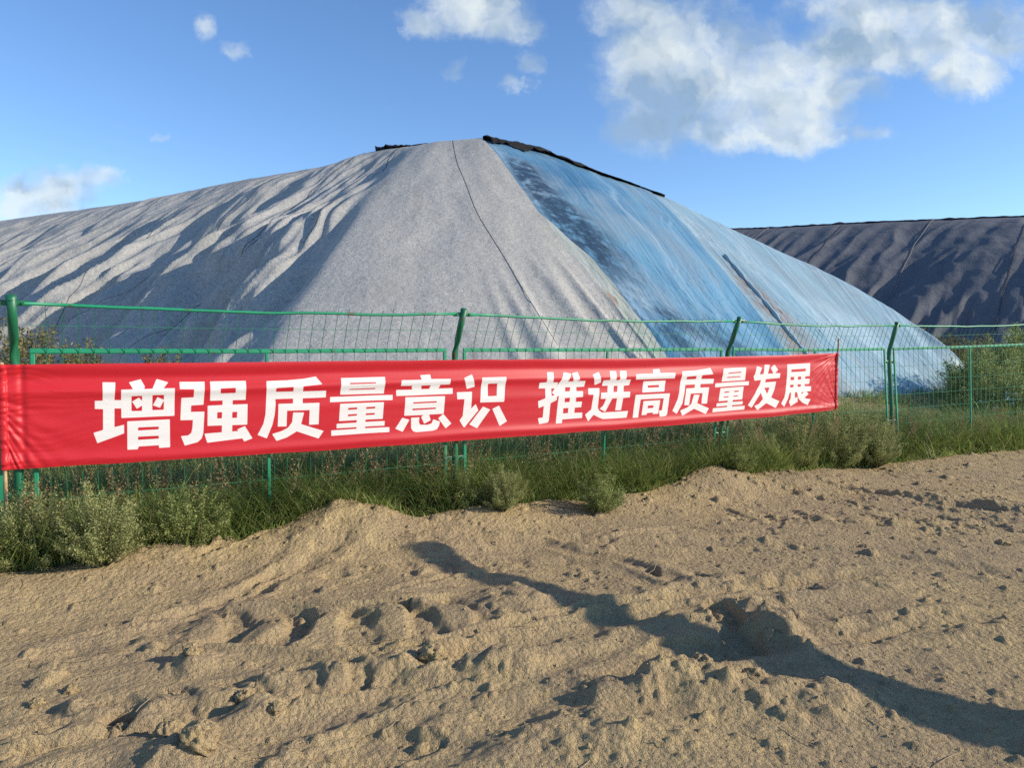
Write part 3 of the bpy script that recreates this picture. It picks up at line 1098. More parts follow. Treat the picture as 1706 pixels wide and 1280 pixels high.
    # black net along the top
    def net(qa, qb, ra, rb, seed, amp):
        nq = int((qb - qa) / 0.06) + 2

        def ex(Q, R):
            return amp * (0.3 + 1.5 * np.abs(noise2(Q * 0.9, R * 9, seed)) + 1.3 * np.abs(noise2(Q * 2.3, R * 25, seed)) + 0.5 * np.abs(noise2(Q * 9, R * 60, seed + 1))) * sstep(ra, ra + 0.012, R) * sstep(rb, rb - 0.012, R)

        def q_lo(R):
            return qa + 0.15 * noise2(R * 90, R * 0, seed + 2)
        rr = np.linspace(0, 1, 14)
        tt = np.linspace(0, 1, nq)
        T, U = np.meshgrid(tt, rr, indexing='ij')
        Q = qa + (qb - qa) * T
        lo = ra
        hi = rb * (1 + 0.9 * gauss(T - 0.13, 0.12)) * (0.45 + 0.55 * np.clip(0.6 + 1.6 * noise2(Q * 1.6, Q * 0, seed + 3) + 0.5 * noise2(Q * 6, Q * 0, seed + 4), 0, 1.3)) * sstep(0, 0.06, T) * sstep(1.05, 0.25, T)
        R = lo + (hi - lo) * U
        P, run = pile.surface(Q, R, 0.10, ex(Q, R) * (1 - 0.75 * T))
        return put(mesh_obj('shade_net', P.reshape(-1, 3), grid_faces(nq, 14), M_NET, root, True))
    net(ROW_Q[ROW_EDGE] + 0.05, ROW_Q[ROW_NETEND], -0.06, 0.055, 110, 0.09)
    net(ROW_Q[ROW_NETL0], ROW_Q[ROW_NETL1], -0.04, 0.020, 120, 0.15)


build_main_pile()


FAR_ROWS = [
    ((9.60, 49.00, 9.29), (2.40, 39.40)),
    ((15.20, 44.80, 8.70), (8.00, 35.20)),
    ((19.20, 41.80, 8.49), (12.00, 32.20)),
    ((23.20, 38.80, 8.21), (16.00, 29.20)),
    ((25.60, 37.00, 8.03), (18.40, 27.40)),
    ((29.60, 34.00, 7.68), (22.40, 24.40)),
    ((35.20, 29.80, 7.19), (28.00, 20.20)),
    ((45.60, 22.00, 5.70), (38.40, 12.40)),
]


def fold_far(q, r, run):
    a = np.clip(r, 0, 1)
    y = a * run
    lean = q + 0.25 * y
    wob = 0.5 * noise2(q * 0.4, y * 0.4, 130)
    n1 = noise2((lean + wob) * 0.38, y * 0.13, 131)
    n2 = noise2((lean + wob) * 0.95, y * 0.18, 132)
    n3 = noise2(q * 1.1, y * 0.9, 133)
    pill = 0.75 * n1 + 0.6 * (0.36 - np.abs(n2)) + 0.08 * n3 + 0.05 * noise2(q * 2.4, y * 1.8, 161)
    d = 0.75 * pill * sstep(0.0, 0.2, a) * (0.6 + 0.6 * sstep(0.2, 0.7, a)) * sstep(1, 0.9, a)
    pl = np.maximum(0, 0.4 - np.abs(noise2(q * 1.6, y * 0.12, 134)) * 2)
    return d + 0.25 * pl * sstep(0.6, 0.9, a) + 0.03 * noise2(q * 1.3, 0 * q, 135)


def build_far_pile():
    far = Pile(FAR_ROWS, 0.45, fold_far)
    root = empty('covered_stockpile', (20, 40, 0.6))
    tag(root, 'distant dark felt heap behind the tail of the blue film, right edge', 'stockpile')

    def put(o):
        o.location = -root.location
        return o
    q0, q1 = far.q[0], far.q[-1]
    put(sheet('heap', far, q0, q1, -1, 0, 120, 14, M_HEAP, root))
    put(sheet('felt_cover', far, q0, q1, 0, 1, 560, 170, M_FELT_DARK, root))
    for k, q in enumerate(np.arange(q0 + 3, q1, 4.3)):
        rs = np.linspace(0.01, 0.98, 70)
        qq = q + 0.08 * noise2(rs * 5, rs * 0, 140 + k) - 0.9 * rs
        Pq, _ = far.surface(qq, rs, 0.03)
        mb = MB()
        mb.tube([tuple(p) for p in Pq], 0.014, 5)
        put(mb.build('felt_seam', M_ROPE if k % 2 else M_CORD, root, True))
    tt = np.linspace(0, 1, 500)
    rr = np.linspace(0, 1, 8)
    T, U = np.meshgrid(tt, rr, indexing='ij')
    Q = q0 + (q1 - q0) * T
    R = -0.03 + U * (0.045 + 0.03 * noise2(Q * 1.1, Q * 0, 151))
    ex = 0.16 * np.abs(noise2(Q * 1.3, R * 30, 152)) * np.sin(U * np.pi)
    P, _ = far.surface(Q, R, 0.06, ex)
    put(mesh_obj('shade_net', P.reshape(-1, 3), grid_faces(500, 8), M_NET, root, True))


build_far_pile()

# ------------------------------------------------------------------ wire mesh fence
# posts: (l along the fence, sideways lean of the foot in metres, bend of the head, radius, darkness)
POSTS = [(-3.2, 0.0, 0.17), (0.0, 0.0, 0.18), (3.205, 0.0, 0.165), (6.60, -0.14, 0.15), (9.62, 0.12, 0.10), (12.85, 0.0, 0.15), (16.05, 0.0, 0.15)]
RAIL_Z = 1.472
TOP_Z = 1.785


def fpos(l, z, w=0.0):
    x, y = fence_xy(l, w)
    k = max(l - 9.62, 0)
    x += FN[0] * 0.125 * k
    y += FN[1] * 0.125 * k
    return Vector((x, y, z))


def lean_at(l, z):
    """offset of the fence sheet from its plane (towards the open dirt is positive)"""
    ls = [p[0] for p in POSTS]
    foot = np.interp(l, ls, [p[1] for p in POSTS])
    head = np.interp(l, ls, [p[2] for p in POSTS])
    if z <= RAIL_Z:
        return float(foot) * (1 - z / RAIL_Z)
    t = (z - RAIL_Z) / (TOP_Z - RAIL_Z)
    return float(head) * t


def rise(l):
    return 0.055 * max(l - 9.7, 0) / 3.2 * 1.3


def fp(l, z, w=0.0):
    return fpos(l, z + rise(l), w + lean_at(l, z))


def build_fence():
    root = empty('mesh_fence', fpos(0, 0))
    tag(root, 'green wire mesh fence with bent-over post tops running behind the red banner', 'fence')
    D3 = Vector((FD[0], FD[1], 0))
    N3 = Vector((FN[0], FN[1], 0))

    def put(o):
        o.location = -root.location
        return o
    for i, (l, ft, hd) in enumerate(POSTS):
        zb = float(ground_z(*fence_xy(l, ft), False)) - 0.25
        pts = [fp(l, zb)]
        for z in (0.4, 0.9, 1.25, 1.36):
            pts.append(fp(l, z))
        pts.append(fp(l, 1.45, 0.008))
        pts.append(fp(l, 1.56, 0.012))
        pts.append(fp(l, 1.68, 0.004))
        pts.append(fp(l, TOP_Z + 0.03))
        mb = MB()
        rad = 0.029 if i == 1 else 0.027
        mb.tube(pts, rad, 14)
        post = put(mb.build('post', M_POST, root, True))
        cb = MB()
        tip = fp(l, TOP_Z + 0.03)
        dn = (pts[-1] - pts[-2]).normalized()
        cb.tube([tip - dn * 0.012, tip + dn * 0.006, tip + dn * 0.012], [rad + 0.003, rad + 0.003, rad * 0.6], 14)
        c = cb.build('cap', M_POST, post, True)
        # clamps that hold the panels
        for z in (TOP_Z - 0.008, 1.30, 0.52):
            bb = MB()
            p = fp(l, z, 0.0)
            for s in (-1, 1):
                bb.beam(p + D3 * s * 0.02, p + D3 * s * 0.095, 0.012, 0.035, N3)
                a = p + D3 * s * 0.062 + N3 * 0.006
                bb.tube([a, a + N3 * 0.014], 0.009, 6)
            bb.build('bracket', M_POST, post)
    for i in range(len(POSTS) - 1):
        la, lb = POSTS[i][0] + 0.085, POSTS[i + 1][0] - 0.085
        ga = float(ground_z(*fence_xy(la, 0), False))
        gb = float(ground_z(*fence_xy(lb, 0), False))
        za, zb = 0.0, 0.0
        fr = MB()

        def bar(p, q, w, h, sd, n=1):
            fr.beam(p, q, w, h, sd)
        lm = (la + lb) / 2
        rnd = random.Random(40 + i)
        sag = rnd.uniform(-0.012, 0.004)
        # top bar of the frame in two lengths, so that a slight sag shows
        fr.beam(fp(la, RAIL_Z), fp(lm, RAIL_Z + sag), 0.022, 0.034, N3)
        fr.beam(fp(lm, RAIL_Z + sag), fp(lb, RAIL_Z), 0.0215, 0.0335, N3)
        fr.beam(fp(la, za), fp(lb, zb), 0.022, 0.03, N3)
        for l, wd in ((la + 0.011, 0.030), (lb - 0.011, 0.030), (lm, 0.024)):
            fr.beam(fp(l, za + 0.016), fp(l, RAIL_Z - 0.018 + (sag if l == lm else 0)), 0.020, wd, N3)
        panel = put(fr.build('panel', M_FRAME, root))
        tr = MB()
        n = 12
        pts = []
        for k in range(n + 1):
            t = k / n
            l = POSTS[i][0] + 0.05 + (POSTS[i + 1][0] - POSTS[i][0] - 0.10) * t
            dip = -0.030 * math.sin(math.pi * t) * rnd.uniform(0.7, 1.1) + rnd.uniform(-0.004, 0.004)
            pts.append(fp(l, TOP_Z - 0.006 + dip))
        tr.tube(pts, 0.0115, 8)
        tr.build('top_rail', M_FRAME, panel, True)
        ms = MB()
        nw = max(8, int(round((lb - la) / 0.0925)))
        r = 0.0024
        for k in range(1, nw):
            l = la + (lb - la) * k / nw
            j = rnd.uniform(-0.004, 0.004)
            dip = -0.030 * math.sin(math.pi * (l - la) / (lb - la))
            ms.tube([fp(l, za), fp(l + j, 0.8, 0.004), fp(l, RAIL_Z - 0.02, 0.010), fp(l + j, RAIL_Z + 0.06, 0.006), fp(l + j * 2, TOP_Z + dip + rnd.uniform(0.015, 0.035))], r, 4, False)
        for z in (0.29, 0.48, 0.67, 0.86, 1.05, 1.24, 1.635):
            ms.tube([fp(la + (lb - la) * k / 6, z + rnd.uniform(-0.004, 0.004), 0.004) for k in range(7)], r, 4, False)
        ms.build('wire_mesh', M_WIRE, panel)


build_fence()

# ------------------------------------------------------------------ banner
GLYPHS = [  # outlines of the thirteen printed characters in millimetres on the cloth: (+1 ink / -1 gap, x0, z0, x1, z1, ...)
    [(1, 495, 1259, 572, 1256, 563, 1135, 604, 1133, 602, 1076, 562, 1078, 559, 949, 618, 963, 617, 903, 454, 844, 433, 917, 490, 933, 494, 1076, 445, 1079, 446, 1134, 493, 1133), (1, 655, 1255, 729, 1274, 753, 1222, 745, 1203, 680, 1203), (1, 829, 1273, 903, 1248, 865, 1200, 797, 1200), (1, 605, 1206, 943, 1206, 938, 1008, 603, 1010), (-1, 668, 1159, 734, 1159, 732, 1053, 666, 1055), (-1, 799, 1161, 873, 1160, 870, 1054, 796, 1055), (1, 671, 1121, 715, 1148, 735, 1116, 733, 1091, 700, 1069), (1, 831, 1146, 873, 1124, 846, 1069, 801, 1089), (1, 638, 985, 907, 984, 905, 785, 834, 785, 833, 804, 704, 805, 699, 786, 635, 788), (-1, 704, 939, 835, 937, 834, 917, 703, 917), (-1, 702, 874, 834, 872, 833, 851, 702, 851)],
    [(1, 976, 1250, 1144, 1248, 1133, 1080, 1049, 1077, 1047, 1031, 1138, 1029, 1127, 870, 1115, 832, 1087, 808, 1002, 789, 977, 860, 1025, 861, 1047, 879, 1055, 916, 1059, 972, 976, 974, 986, 1135, 1067, 1136, 1070, 1195, 976, 1198), (1, 1181, 1248, 1431, 1247, 1427, 1105, 1178, 1106), (-1, 1250, 1195, 1355, 1198, 1356, 1159, 1250, 1158), (1, 1265, 1121, 1335, 1118, 1326, 857, 1254, 862), (1, 1161, 1071, 1440, 1073, 1435, 919, 1157, 923), (-1, 1225, 1020, 1259, 1020, 1257, 974, 1224, 974), (-1, 1330, 1018, 1365, 1018, 1362, 973, 1328, 974), (1, 1135, 867, 1372, 874, 1362, 886, 1418, 909, 1471, 813, 1412, 793, 1398, 818, 1153, 799)],
    [(1, 1581, 1241, 1734, 1243, 1863, 1253, 1958, 1268, 2004, 1207, 1854, 1195, 1649, 1186, 1643, 1103, 1645, 1068, 1637, 983, 1619, 906, 1576, 804, 1509, 836, 1553, 918, 1568, 986, 1573, 1054, 1578, 1139, 1577, 1203), (1, 1644, 1157, 2036, 1155, 2034, 1102, 1643, 1101), (1, 1781, 1219, 1854, 1218, 1850, 1043, 1776, 1046), (1, 1666, 1064, 1981, 1062, 1974, 893, 1898, 893, 1904, 1008, 1730, 1009, 1725, 888, 1659, 890), (1, 1776, 994, 1860, 991, 1837, 901, 2013, 838, 1972, 781, 1803, 846, 1727, 803, 1648, 780, 1616, 835, 1685, 853, 1737, 878, 1768, 920)],
    [(1, 2159, 1251, 2530, 1252, 2518, 1115, 2150, 1118), (-1, 2227, 1212, 2446, 1211, 2446, 1201, 2226, 1200), (-1, 2222, 1162, 2443, 1163, 2443, 1153, 2222, 1154), (1, 2068, 1103, 2594, 1102, 2593, 1060, 2066, 1062), (1, 2147, 1046, 2516, 1044, 2506, 906, 2138, 908), (-1, 2213, 1010, 2288, 1011, 2288, 995, 2212, 994), (-1, 2363, 1009, 2440, 1010, 2440, 995, 2362, 994), (-1, 2211, 957, 2287, 958, 2286, 944, 2210, 942), (-1, 2360, 958, 2438, 958, 2437, 943, 2359, 943), (1, 2285, 927, 2358, 923, 2354, 814, 2281, 818), (1, 2118, 887, 2523, 888, 2521, 849, 2118, 851), (1, 2074, 837, 2564, 835, 2563, 794, 2075, 794)],
    [(1, 2845, 1261, 2938, 1265, 2941, 1226, 3124, 1224, 3119, 1176, 3016, 1175, 3028, 1169, 3010, 1140, 2923, 1138, 2938, 1174, 2850, 1174, 2854, 1140, 2772, 1141, 2762, 1165, 2772, 1176, 2665, 1176, 2672, 1224, 2855, 1223), (1, 2626, 1143, 3148, 1143, 3148, 1093, 2627, 1093), (1, 2707, 1080, 3073, 1076, 3061, 923, 2696, 925), (-1, 2776, 1036, 2994, 1036, 2994, 1023, 2775, 1024), (-1, 2770, 982, 2988, 981, 2985, 968, 2769, 968), (1, 2850, 908, 2881, 931, 2920, 934, 2939, 874, 2878, 848), (1, 2758, 906, 2834, 906, 2829, 868, 2840, 842, 2907, 837, 2946, 846, 2963, 881, 3026, 858, 3018, 822, 2994, 792, 2955, 784, 2802, 782, 2774, 792, 2758, 819), (1, 2679, 909, 2743, 889, 2681, 791, 2616, 819), (1, 3058, 922, 3136, 835, 3080, 796, 3009, 887)],
    [(1, 3255, 1227, 3337, 1257, 3365, 1148, 3287, 1130), (1, 3188, 1105, 3337, 1104, 3328, 956, 3374, 994, 3401, 938, 3265, 794, 3253, 797, 3215, 858, 3246, 893, 3261, 1043, 3191, 1043), (1, 3435, 1227, 3684, 1230, 3664, 1004, 3417, 1006), (-1, 3497, 1171, 3594, 1172, 3587, 1060, 3496, 1060), (1, 3448, 969, 3521, 939, 3388, 779, 3312, 816), (1, 3612, 971, 3698, 824, 3620, 786, 3544, 945)],
    [(1, 4136, 1263, 4205, 1262, 4196, 1167, 4252, 1166, 4247, 1141, 4222, 1109, 4180, 1110, 4182, 1040, 4242, 1048, 4242, 999, 4171, 971, 4156, 812, 4142, 792, 4045, 781, 4034, 837, 4086, 841, 4097, 949, 4039, 930, 4031, 995, 4111, 1020, 4113, 1112, 4039, 1113, 4047, 1166, 4121, 1169), (1, 4326, 1261, 4409, 1242, 4366, 1170, 4430, 1170, 4420, 1247, 4487, 1259, 4505, 1186, 4464, 1173, 4576, 1170, 4564, 1115, 4470, 1113, 4472, 1073, 4549, 1072, 4547, 1016, 4465, 1014, 4465, 971, 4539, 971, 4530, 917, 4454, 915, 4448, 866, 4545, 863, 4542, 811, 4309, 811, 4303, 776, 4234, 777, 4264, 1045, 4242, 1027, 4188, 1070, 4283, 1179), (-1, 4341, 1116, 4398, 1115, 4395, 1075, 4338, 1075), (-1, 4335, 1014, 4394, 1014, 4390, 973, 4331, 973), (-1, 4320, 917, 4379, 917, 4375, 867, 4316, 867)],
    [(1, 4662, 1229, 4742, 1255, 4765, 1151, 4692, 1127), (1, 4613, 1098, 4751, 1096, 4732, 908, 4743, 879, 4782, 855, 5116, 857, 5098, 790, 4795, 790, 4746, 806, 4682, 836, 4614, 774, 4578, 841, 4652, 890, 4675, 1034, 4613, 1036), (1, 4880, 1262, 4959, 1260, 4949, 1171, 4996, 1172, 5008, 1262, 5090, 1260, 5075, 1173, 5141, 1172, 5127, 1115, 5057, 1112, 5051, 1051, 5137, 1050, 5134, 993, 5048, 990, 5024, 869, 4950, 870, 4970, 991, 4910, 990, 4825, 861, 4755, 891, 4800, 925, 4833, 988, 4763, 990, 4769, 1050, 4848, 1050, 4854, 1117, 4783, 1117, 4791, 1171, 4872, 1173), (-1, 4931, 1114, 4978, 1115, 4972, 1053, 4922, 1052)],
    [(1, 5441, 1268, 5530, 1270, 5532, 1228, 5743, 1227, 5734, 1169, 5203, 1169, 5207, 1223, 5441, 1226), (1, 5313, 1149, 5615, 1150, 5595, 1036, 5296, 1035), (-1, 5373, 1105, 5525, 1106, 5523, 1081, 5372, 1081), (1, 5209, 1014, 5676, 1014, 5641, 801, 5621, 780, 5540, 774, 5526, 836, 5568, 841, 5591, 965, 5278, 965, 5249, 781, 5177, 783), (1, 5317, 946, 5544, 947, 5516, 807, 5444, 807, 5443, 823, 5367, 821, 5358, 803, 5294, 803), (-1, 5376, 897, 5452, 897, 5451, 871, 5374, 869)],
    [(1, 5844, 1243, 6058, 1251, 6197, 1264, 6257, 1274, 6297, 1204, 6128, 1195, 5910, 1184, 5893, 1095, 5878, 994, 5853, 900, 5774, 795, 5714, 829, 5788, 952, 5804, 1016, 5822, 1124), (1, 5889, 1156, 6316, 1153, 6306, 1102, 5890, 1098), (1, 6052, 1209, 6134, 1207, 6107, 1047, 6026, 1049), (1, 5908, 1060, 6245, 1062, 6215, 886, 6133, 887, 6147, 1002, 5973, 1002, 5951, 880, 5881, 883), (1, 6021, 989, 6106, 986, 6068, 897, 6249, 833, 6199, 774, 6027, 838, 5855, 772, 5826, 829, 5928, 857, 5985, 895)],
    [(1, 6461, 1263, 6819, 1270, 6802, 1125, 6435, 1118), (-1, 6531, 1215, 6739, 1223, 6737, 1210, 6530, 1204), (-1, 6519, 1166, 6731, 1172, 6730, 1162, 6518, 1155), (1, 6341, 1103, 6869, 1112, 6865, 1068, 6335, 1060), (1, 6420, 1046, 6786, 1053, 6762, 910, 6392, 905), (-1, 6483, 1007, 6560, 1008, 6556, 995, 6480, 992), (-1, 6635, 1010, 6710, 1011, 6706, 998, 6632, 995), (-1, 6470, 953, 6549, 954, 6547, 942, 6469, 940), (-1, 6624, 956, 6697, 958, 6695, 946, 6621, 943), (1, 6537, 937, 6614, 934, 6602, 816, 6525, 819), (1, 6365, 884, 6775, 889, 6769, 853, 6359, 848), (1, 6310, 832, 6809, 837, 6802, 794, 6302, 789)],
    [(1, 6998, 1281, 7080, 1263, 7043, 1188, 7105, 1188, 7130, 1295, 7215, 1292, 7180, 1192, 7275, 1193, 7231, 1256, 7296, 1294, 7354, 1232, 7305, 1197, 7394, 1193, 7388, 1138, 7151, 1131, 7137, 1093, 7327, 1098, 7302, 1011, 7244, 916, 7387, 868, 7324, 792, 7162, 856, 7016, 778, 6965, 829, 7042, 851, 7104, 905, 7069, 977, 7018, 923, 6921, 809, 6858, 841, 6965, 960, 7015, 1030, 7048, 1070, 7069, 1122, 6958, 1117, 6942, 1168, 6964, 1188), (-1, 7127, 1032, 7219, 1032, 7174, 961)],
    [(1, 7520, 1294, 7932, 1303, 7926, 1151, 7844, 1146, 7840, 1118, 7927, 1116, 7920, 1057, 7838, 1053, 7834, 1028, 7951, 1025, 7951, 969, 7871, 965, 7909, 933, 7834, 893, 7878, 878, 7949, 872, 7902, 801, 7802, 833, 7732, 880, 7705, 926, 7714, 847, 7587, 797, 7558, 853, 7584, 886, 7590, 960, 7565, 961, 7538, 887, 7475, 796, 7420, 837, 7472, 906, 7494, 977, 7509, 1087), (-1, 7588, 1234, 7854, 1240, 7849, 1207, 7588, 1202), (-1, 7579, 1145, 7641, 1145, 7639, 1108, 7578, 1107), (-1, 7711, 1146, 7771, 1146, 7767, 1111, 7710, 1109), (-1, 7575, 1052, 7635, 1053, 7633, 1021, 7573, 1020), (-1, 7710, 1054, 7767, 1055, 7765, 1026, 7709, 1024), (-1, 7662, 961, 7700, 962, 7714, 912, 7660, 891), (-1, 7776, 960, 7823, 964, 7781, 934)],
]


def seg_sdf(px, py, pts):
    """signed distance (negative inside) to a closed polygon"""
    d = np.full(px.shape, 1e18)
    s = np.ones(px.shape)
    n = len(pts)
    for i in range(n):
        x0, y0 = pts[i]
        x1, y1 = pts[i - 1]
        ex, ey = x1 - x0, y1 - y0
        wx, wy = px - x0, py - y0
        t = np.clip((wx * ex + wy * ey) / max(ex * ex + ey * ey, 1e-9), 0, 1)
        d = np.minimum(d, (wx - ex * t) ** 2 + (wy - ey * t) ** 2)
        c1, c2, c3 = py >= y0, py < y1, ex * wy > ey * wx
        flip = (c1 & c2 & c3) | (~c1 & ~c2 & ~c3)
        s = np.where(flip, -s, s)
    return s * np.sqrt(d)


def build_banner():
    L0, L1 = -0.088, 8.452
    nl, nh = 1580, 150
    ll = np.linspace(L0, L1, nl)
    tt = np.linspace(0, 1, nh)
    top = np.interp(ll, [-0.09, 1.27, 3.07, 5.62, 7.4, 8.45], [1.386, 1.386, 1.387, 1.384, 1.399, 1.424])
    bot = np.interp(ll, [-0.09, 2.16, 5.63, 7.4, 8.45], [0.706, 0.680, 0.675, 0.695, 0.719])
    Lg, T = np.meshgrid(ll, tt, indexing='ij')
    H = bot[:, None] + (top - bot)[:, None] * T
    sd = np.full(Lg.shape, 40.0)
    X, Y = Lg * 1000, H * 1000
    for glyph in GLYPHS:
        for poly in glyph:
            sg, c = poly[0], poly[1:]
            pts = [(c[i], c[i + 1]) for i in range(0, len(c), 2)]
            x0, x1 = min(p[0] for p in pts) - 40, max(p[0] for p in pts) + 40
            i0, i1 = np.searchsorted(ll * 1000, [x0, x1])
            sub = (slice(i0, i1), slice(None))
            v = seg_sdf(X[sub], Y[sub], pts)
            sd[sub] = np.minimum(sd[sub], v) if sg > 0 else np.maximum(sd[sub], -v)
    # shape of the hanging cloth
    off = 0.070 + 0.0 * Lg
    # stretched sideways: long level folds that wander a little
    wv = 0.05 * noise2(Lg * 0.45, 0 * Lg, 200)
    ph = T + wv
    right = sstep(4.6, 7.4, Lg)
    off += 0.017 * gauss(ph - 0.735, 0.055) * (1 - right) - 0.010 * gauss(ph - 0.87, 0.05) * (1 - 0.5 * right)
    off += 0.012 * gauss(ph - 0.07, 0.05) + 0.006 * gauss(ph - 0.50, 0.07) * (1 - right) * sstep(0.5, 2.5, Lg) + 0.008 * gauss(ph - 0.98, 0.05)
    off += 0.008 * noise2(Lg * 0.25, T * 3.4, 201) + 0.0015 * noise2(Lg * 0.7, T * 10.0, 202)
    off += 0.0012 * noise2(Lg * 1.8, T * 4.0, 203)
    # gathers where the left end is wrapped round its pole
    g = np.exp(-np.maximum(Lg - 0.0, 0) / 0.28)
    ang = (T - 0.72) / (0.10 + np.maximum(Lg + 0.06, 0.0) * 0.9)
    off += g * 0.010 * noise2(ang * 2.2, Lg * 0.7, 204) + g * 0.006 * noise2(T * 22 + 3 * noise2(T * 3, Lg * 3, 206), Lg * 2.0, 205)
    off -= 0.010 * gauss(Lg - 0.035, 0.020) * (0.7 + 0.5 * noise2(T * 5, 0 * T, 207))
    # pull lines from the upper right corner and the right pole
    e = np.maximum(8.452 - Lg, 0)
    g2 = np.exp(-e / 0.42)
    a1 = np.arctan2(1.0 - T, e * 1.3 + 0.02)
    off += g2 * sstep(0, 0.08, e) * (0.014 * noise2(a1 * 6.5, e * 0.8, 208) + 0.007 * noise2(a1 * 15, e * 1.5, 209))
    a2 = np.arctan2(T - 0.05, e * 1.3 + 0.02)
    off += g2 * 0.008 * noise2(a2 * 7.0, e, 210)
    off += np.exp(-e / 0.10) * 0.007 * noise2(T * 16, e * 6, 211)
    # sleeve round each pole
    for c in (L0 + 0.018, L1 - 0.016):
        off += 0.016 * np.sqrt(np.clip(1 - ((Lg - c) / 0.024) ** 2, 0, 1))
    # flutter of the lower hem
    off += 0.012 * noise2(Lg * 1.3, 0 * Lg, 212) * sstep(0.35, 0, T)
    hem = 0.006 * noise2(Lg * 2.3, 0 * Lg, 213) * (1 - T) + 0.004 * noise2(Lg * 3.1, 0 * Lg, 214) * T
    Px = FO[0] + FD[0] * Lg + FN[0] * off
    Py = FO[1] + FD[1] * Lg + FN[1] * off
    P = np.stack([Px, Py, H + hem], -1).reshape(-1, 3)
    root = empty('banner', fpos(4.2, 0.7, 0.07))
    tag(root, 'long red cloth banner with white Chinese characters tied along the green fence', 'banner')
    f = mesh_obj('banner_cloth', P, grid_faces(nl, nh), M_BANNER, root, True, {'ink': ('FLOAT', np.clip(sd, -30, 30).ravel())})
    f.location = -root.location
    for l, z0, z1, tilt in ((L0 + 0.018, 0.30, 1.40, 0.0), (L1 - 0.016, 0.60, 1.60, 0.035)):
        mb = MB()
        n = 12
        pts, rs = [], []
        for k in range(n + 1):
            z = z0 + (z1 - z0) * k / n
            pts.append(fpos(l + tilt * (z - 1.0) * 0.3, z, 0.066 + tilt * (z - 1.0)))
            rs.append(0.0115 if k % 3 else 0.0135)
        mb.tube(pts, rs, 8)
        b = mb.build('bamboo_pole', M_BAMBOO, root, True)
        b.location = -root.location


build_banner()

# ------------------------------------------------------------------ plants


def blades(pos, height, width, lean, seed, segs=3, droop=0.35):
    """tapering bent leaves; returns verts, quads, tris, per-vertex tint"""
    r = np.random.default_rng(seed)
    n = len(pos)
    az = r.uniform(0, 2 * np.pi, n)
    d = np.stack([np.cos(az), np.sin(az)], -1)
    side = np.stack([-d[:, 1], d[:, 0]], -1)
    ln = np.abs(r.normal(0, lean, n)) + 0.05
    dr = droop * r.uniform(0.3, 1.5, n)
    patch = noise2(pos[:, 0] * 0.9, pos[:, 1] * 0.9, 901) + 0.6 * noise2(pos[:, 0] * 2.7, pos[:, 1] * 2.7, 902)
    tint = np.clip(r.beta(1.6, 2.6, n) + 0.45 * patch, 0, 0.85)
    tint[r.uniform(0, 1, n) < 0.07] = 1.0
    vs = []
    for k in range(segs + 1):
        t = k / segs
        out = height * (ln * t + dr * t ** 2.4)
        z = height * (t - 0.30 * dr * t ** 3)
        wd = width * (1 - t) ** 0.7 * (0.6 if k == 0 else 1)
        c = np.stack([pos[:, 0] + d[:, 0] * out, pos[:, 1] + d[:, 1] * out, pos[:, 2] + z], -1)
        if k < segs:
            o = np.concatenate([side * wd[:, None] / 2, np.zeros((n, 1))], -1)
            vs += [c - o, c + o]
        else:
            vs.append(c)
    m = 2 * segs + 1
    V = np.stack(vs, 1).reshape(-1, 3)
    b = (np.arange(n) * m)[:, None]
    q = np.concatenate([b + np.array([2 * k, 2 * k + 1, 2 * k + 3, 2 * k + 2]) for k in range(segs - 1)])
    t3 = b + np.array([2 * segs - 2, 2 * segs - 1, 2 * segs])
    return V, q, t3, np.repeat(tint, m)


def leaves(pos, size, seed, flat=0.3, aspect=0.4, direction=None):
    """small diamond leaves with random attitude"""
    r = np.random.default_rng(seed)
    n = len(pos)
    a = r.normal(0, 1, (n, 3))
    a[:, 2] = a[:, 2] * flat + 0.35
    if direction is not None:
        a = a * 0.6 + direction
    a /= np.linalg.norm(a, axis=1, keepdims=True)
    b = np.cross(a, r.normal(0, 1, (n, 3)))
    b /= np.maximum(np.linalg.norm(b, axis=1, keepdims=True), 1e-6)
    s = (size * r.uniform(0.6, 1.4, n))[:, None]
    V = np.stack([pos, pos + a * s * 0.5 + b * s * aspect, pos + a * s, pos + a * s * 0.5 - b * s * aspect], 1).reshape(-1, 3)
    q = (np.arange(n) * 4)[:, None] + np.arange(4)
    return V, q, np.repeat(r.uniform(0, 1, n) ** 1.2, 4)


def scatter(l0, l1, w0, w1, n, seed, wfun=None):
    r = np.random.default_rng(seed)
    l = r.uniform(l0, l1, n)
    u = r.uniform(0, 1, n)
    hi = edge_w(l) + w1 if wfun is None else wfun(l)
    w = w0 + (hi - w0) * u
    x, y = fence_xy(l, w)
    k = np.maximum(l - 9.62, 0) * 0.125
    return l, w, x + FN[0] * k, y + FN[1] * k


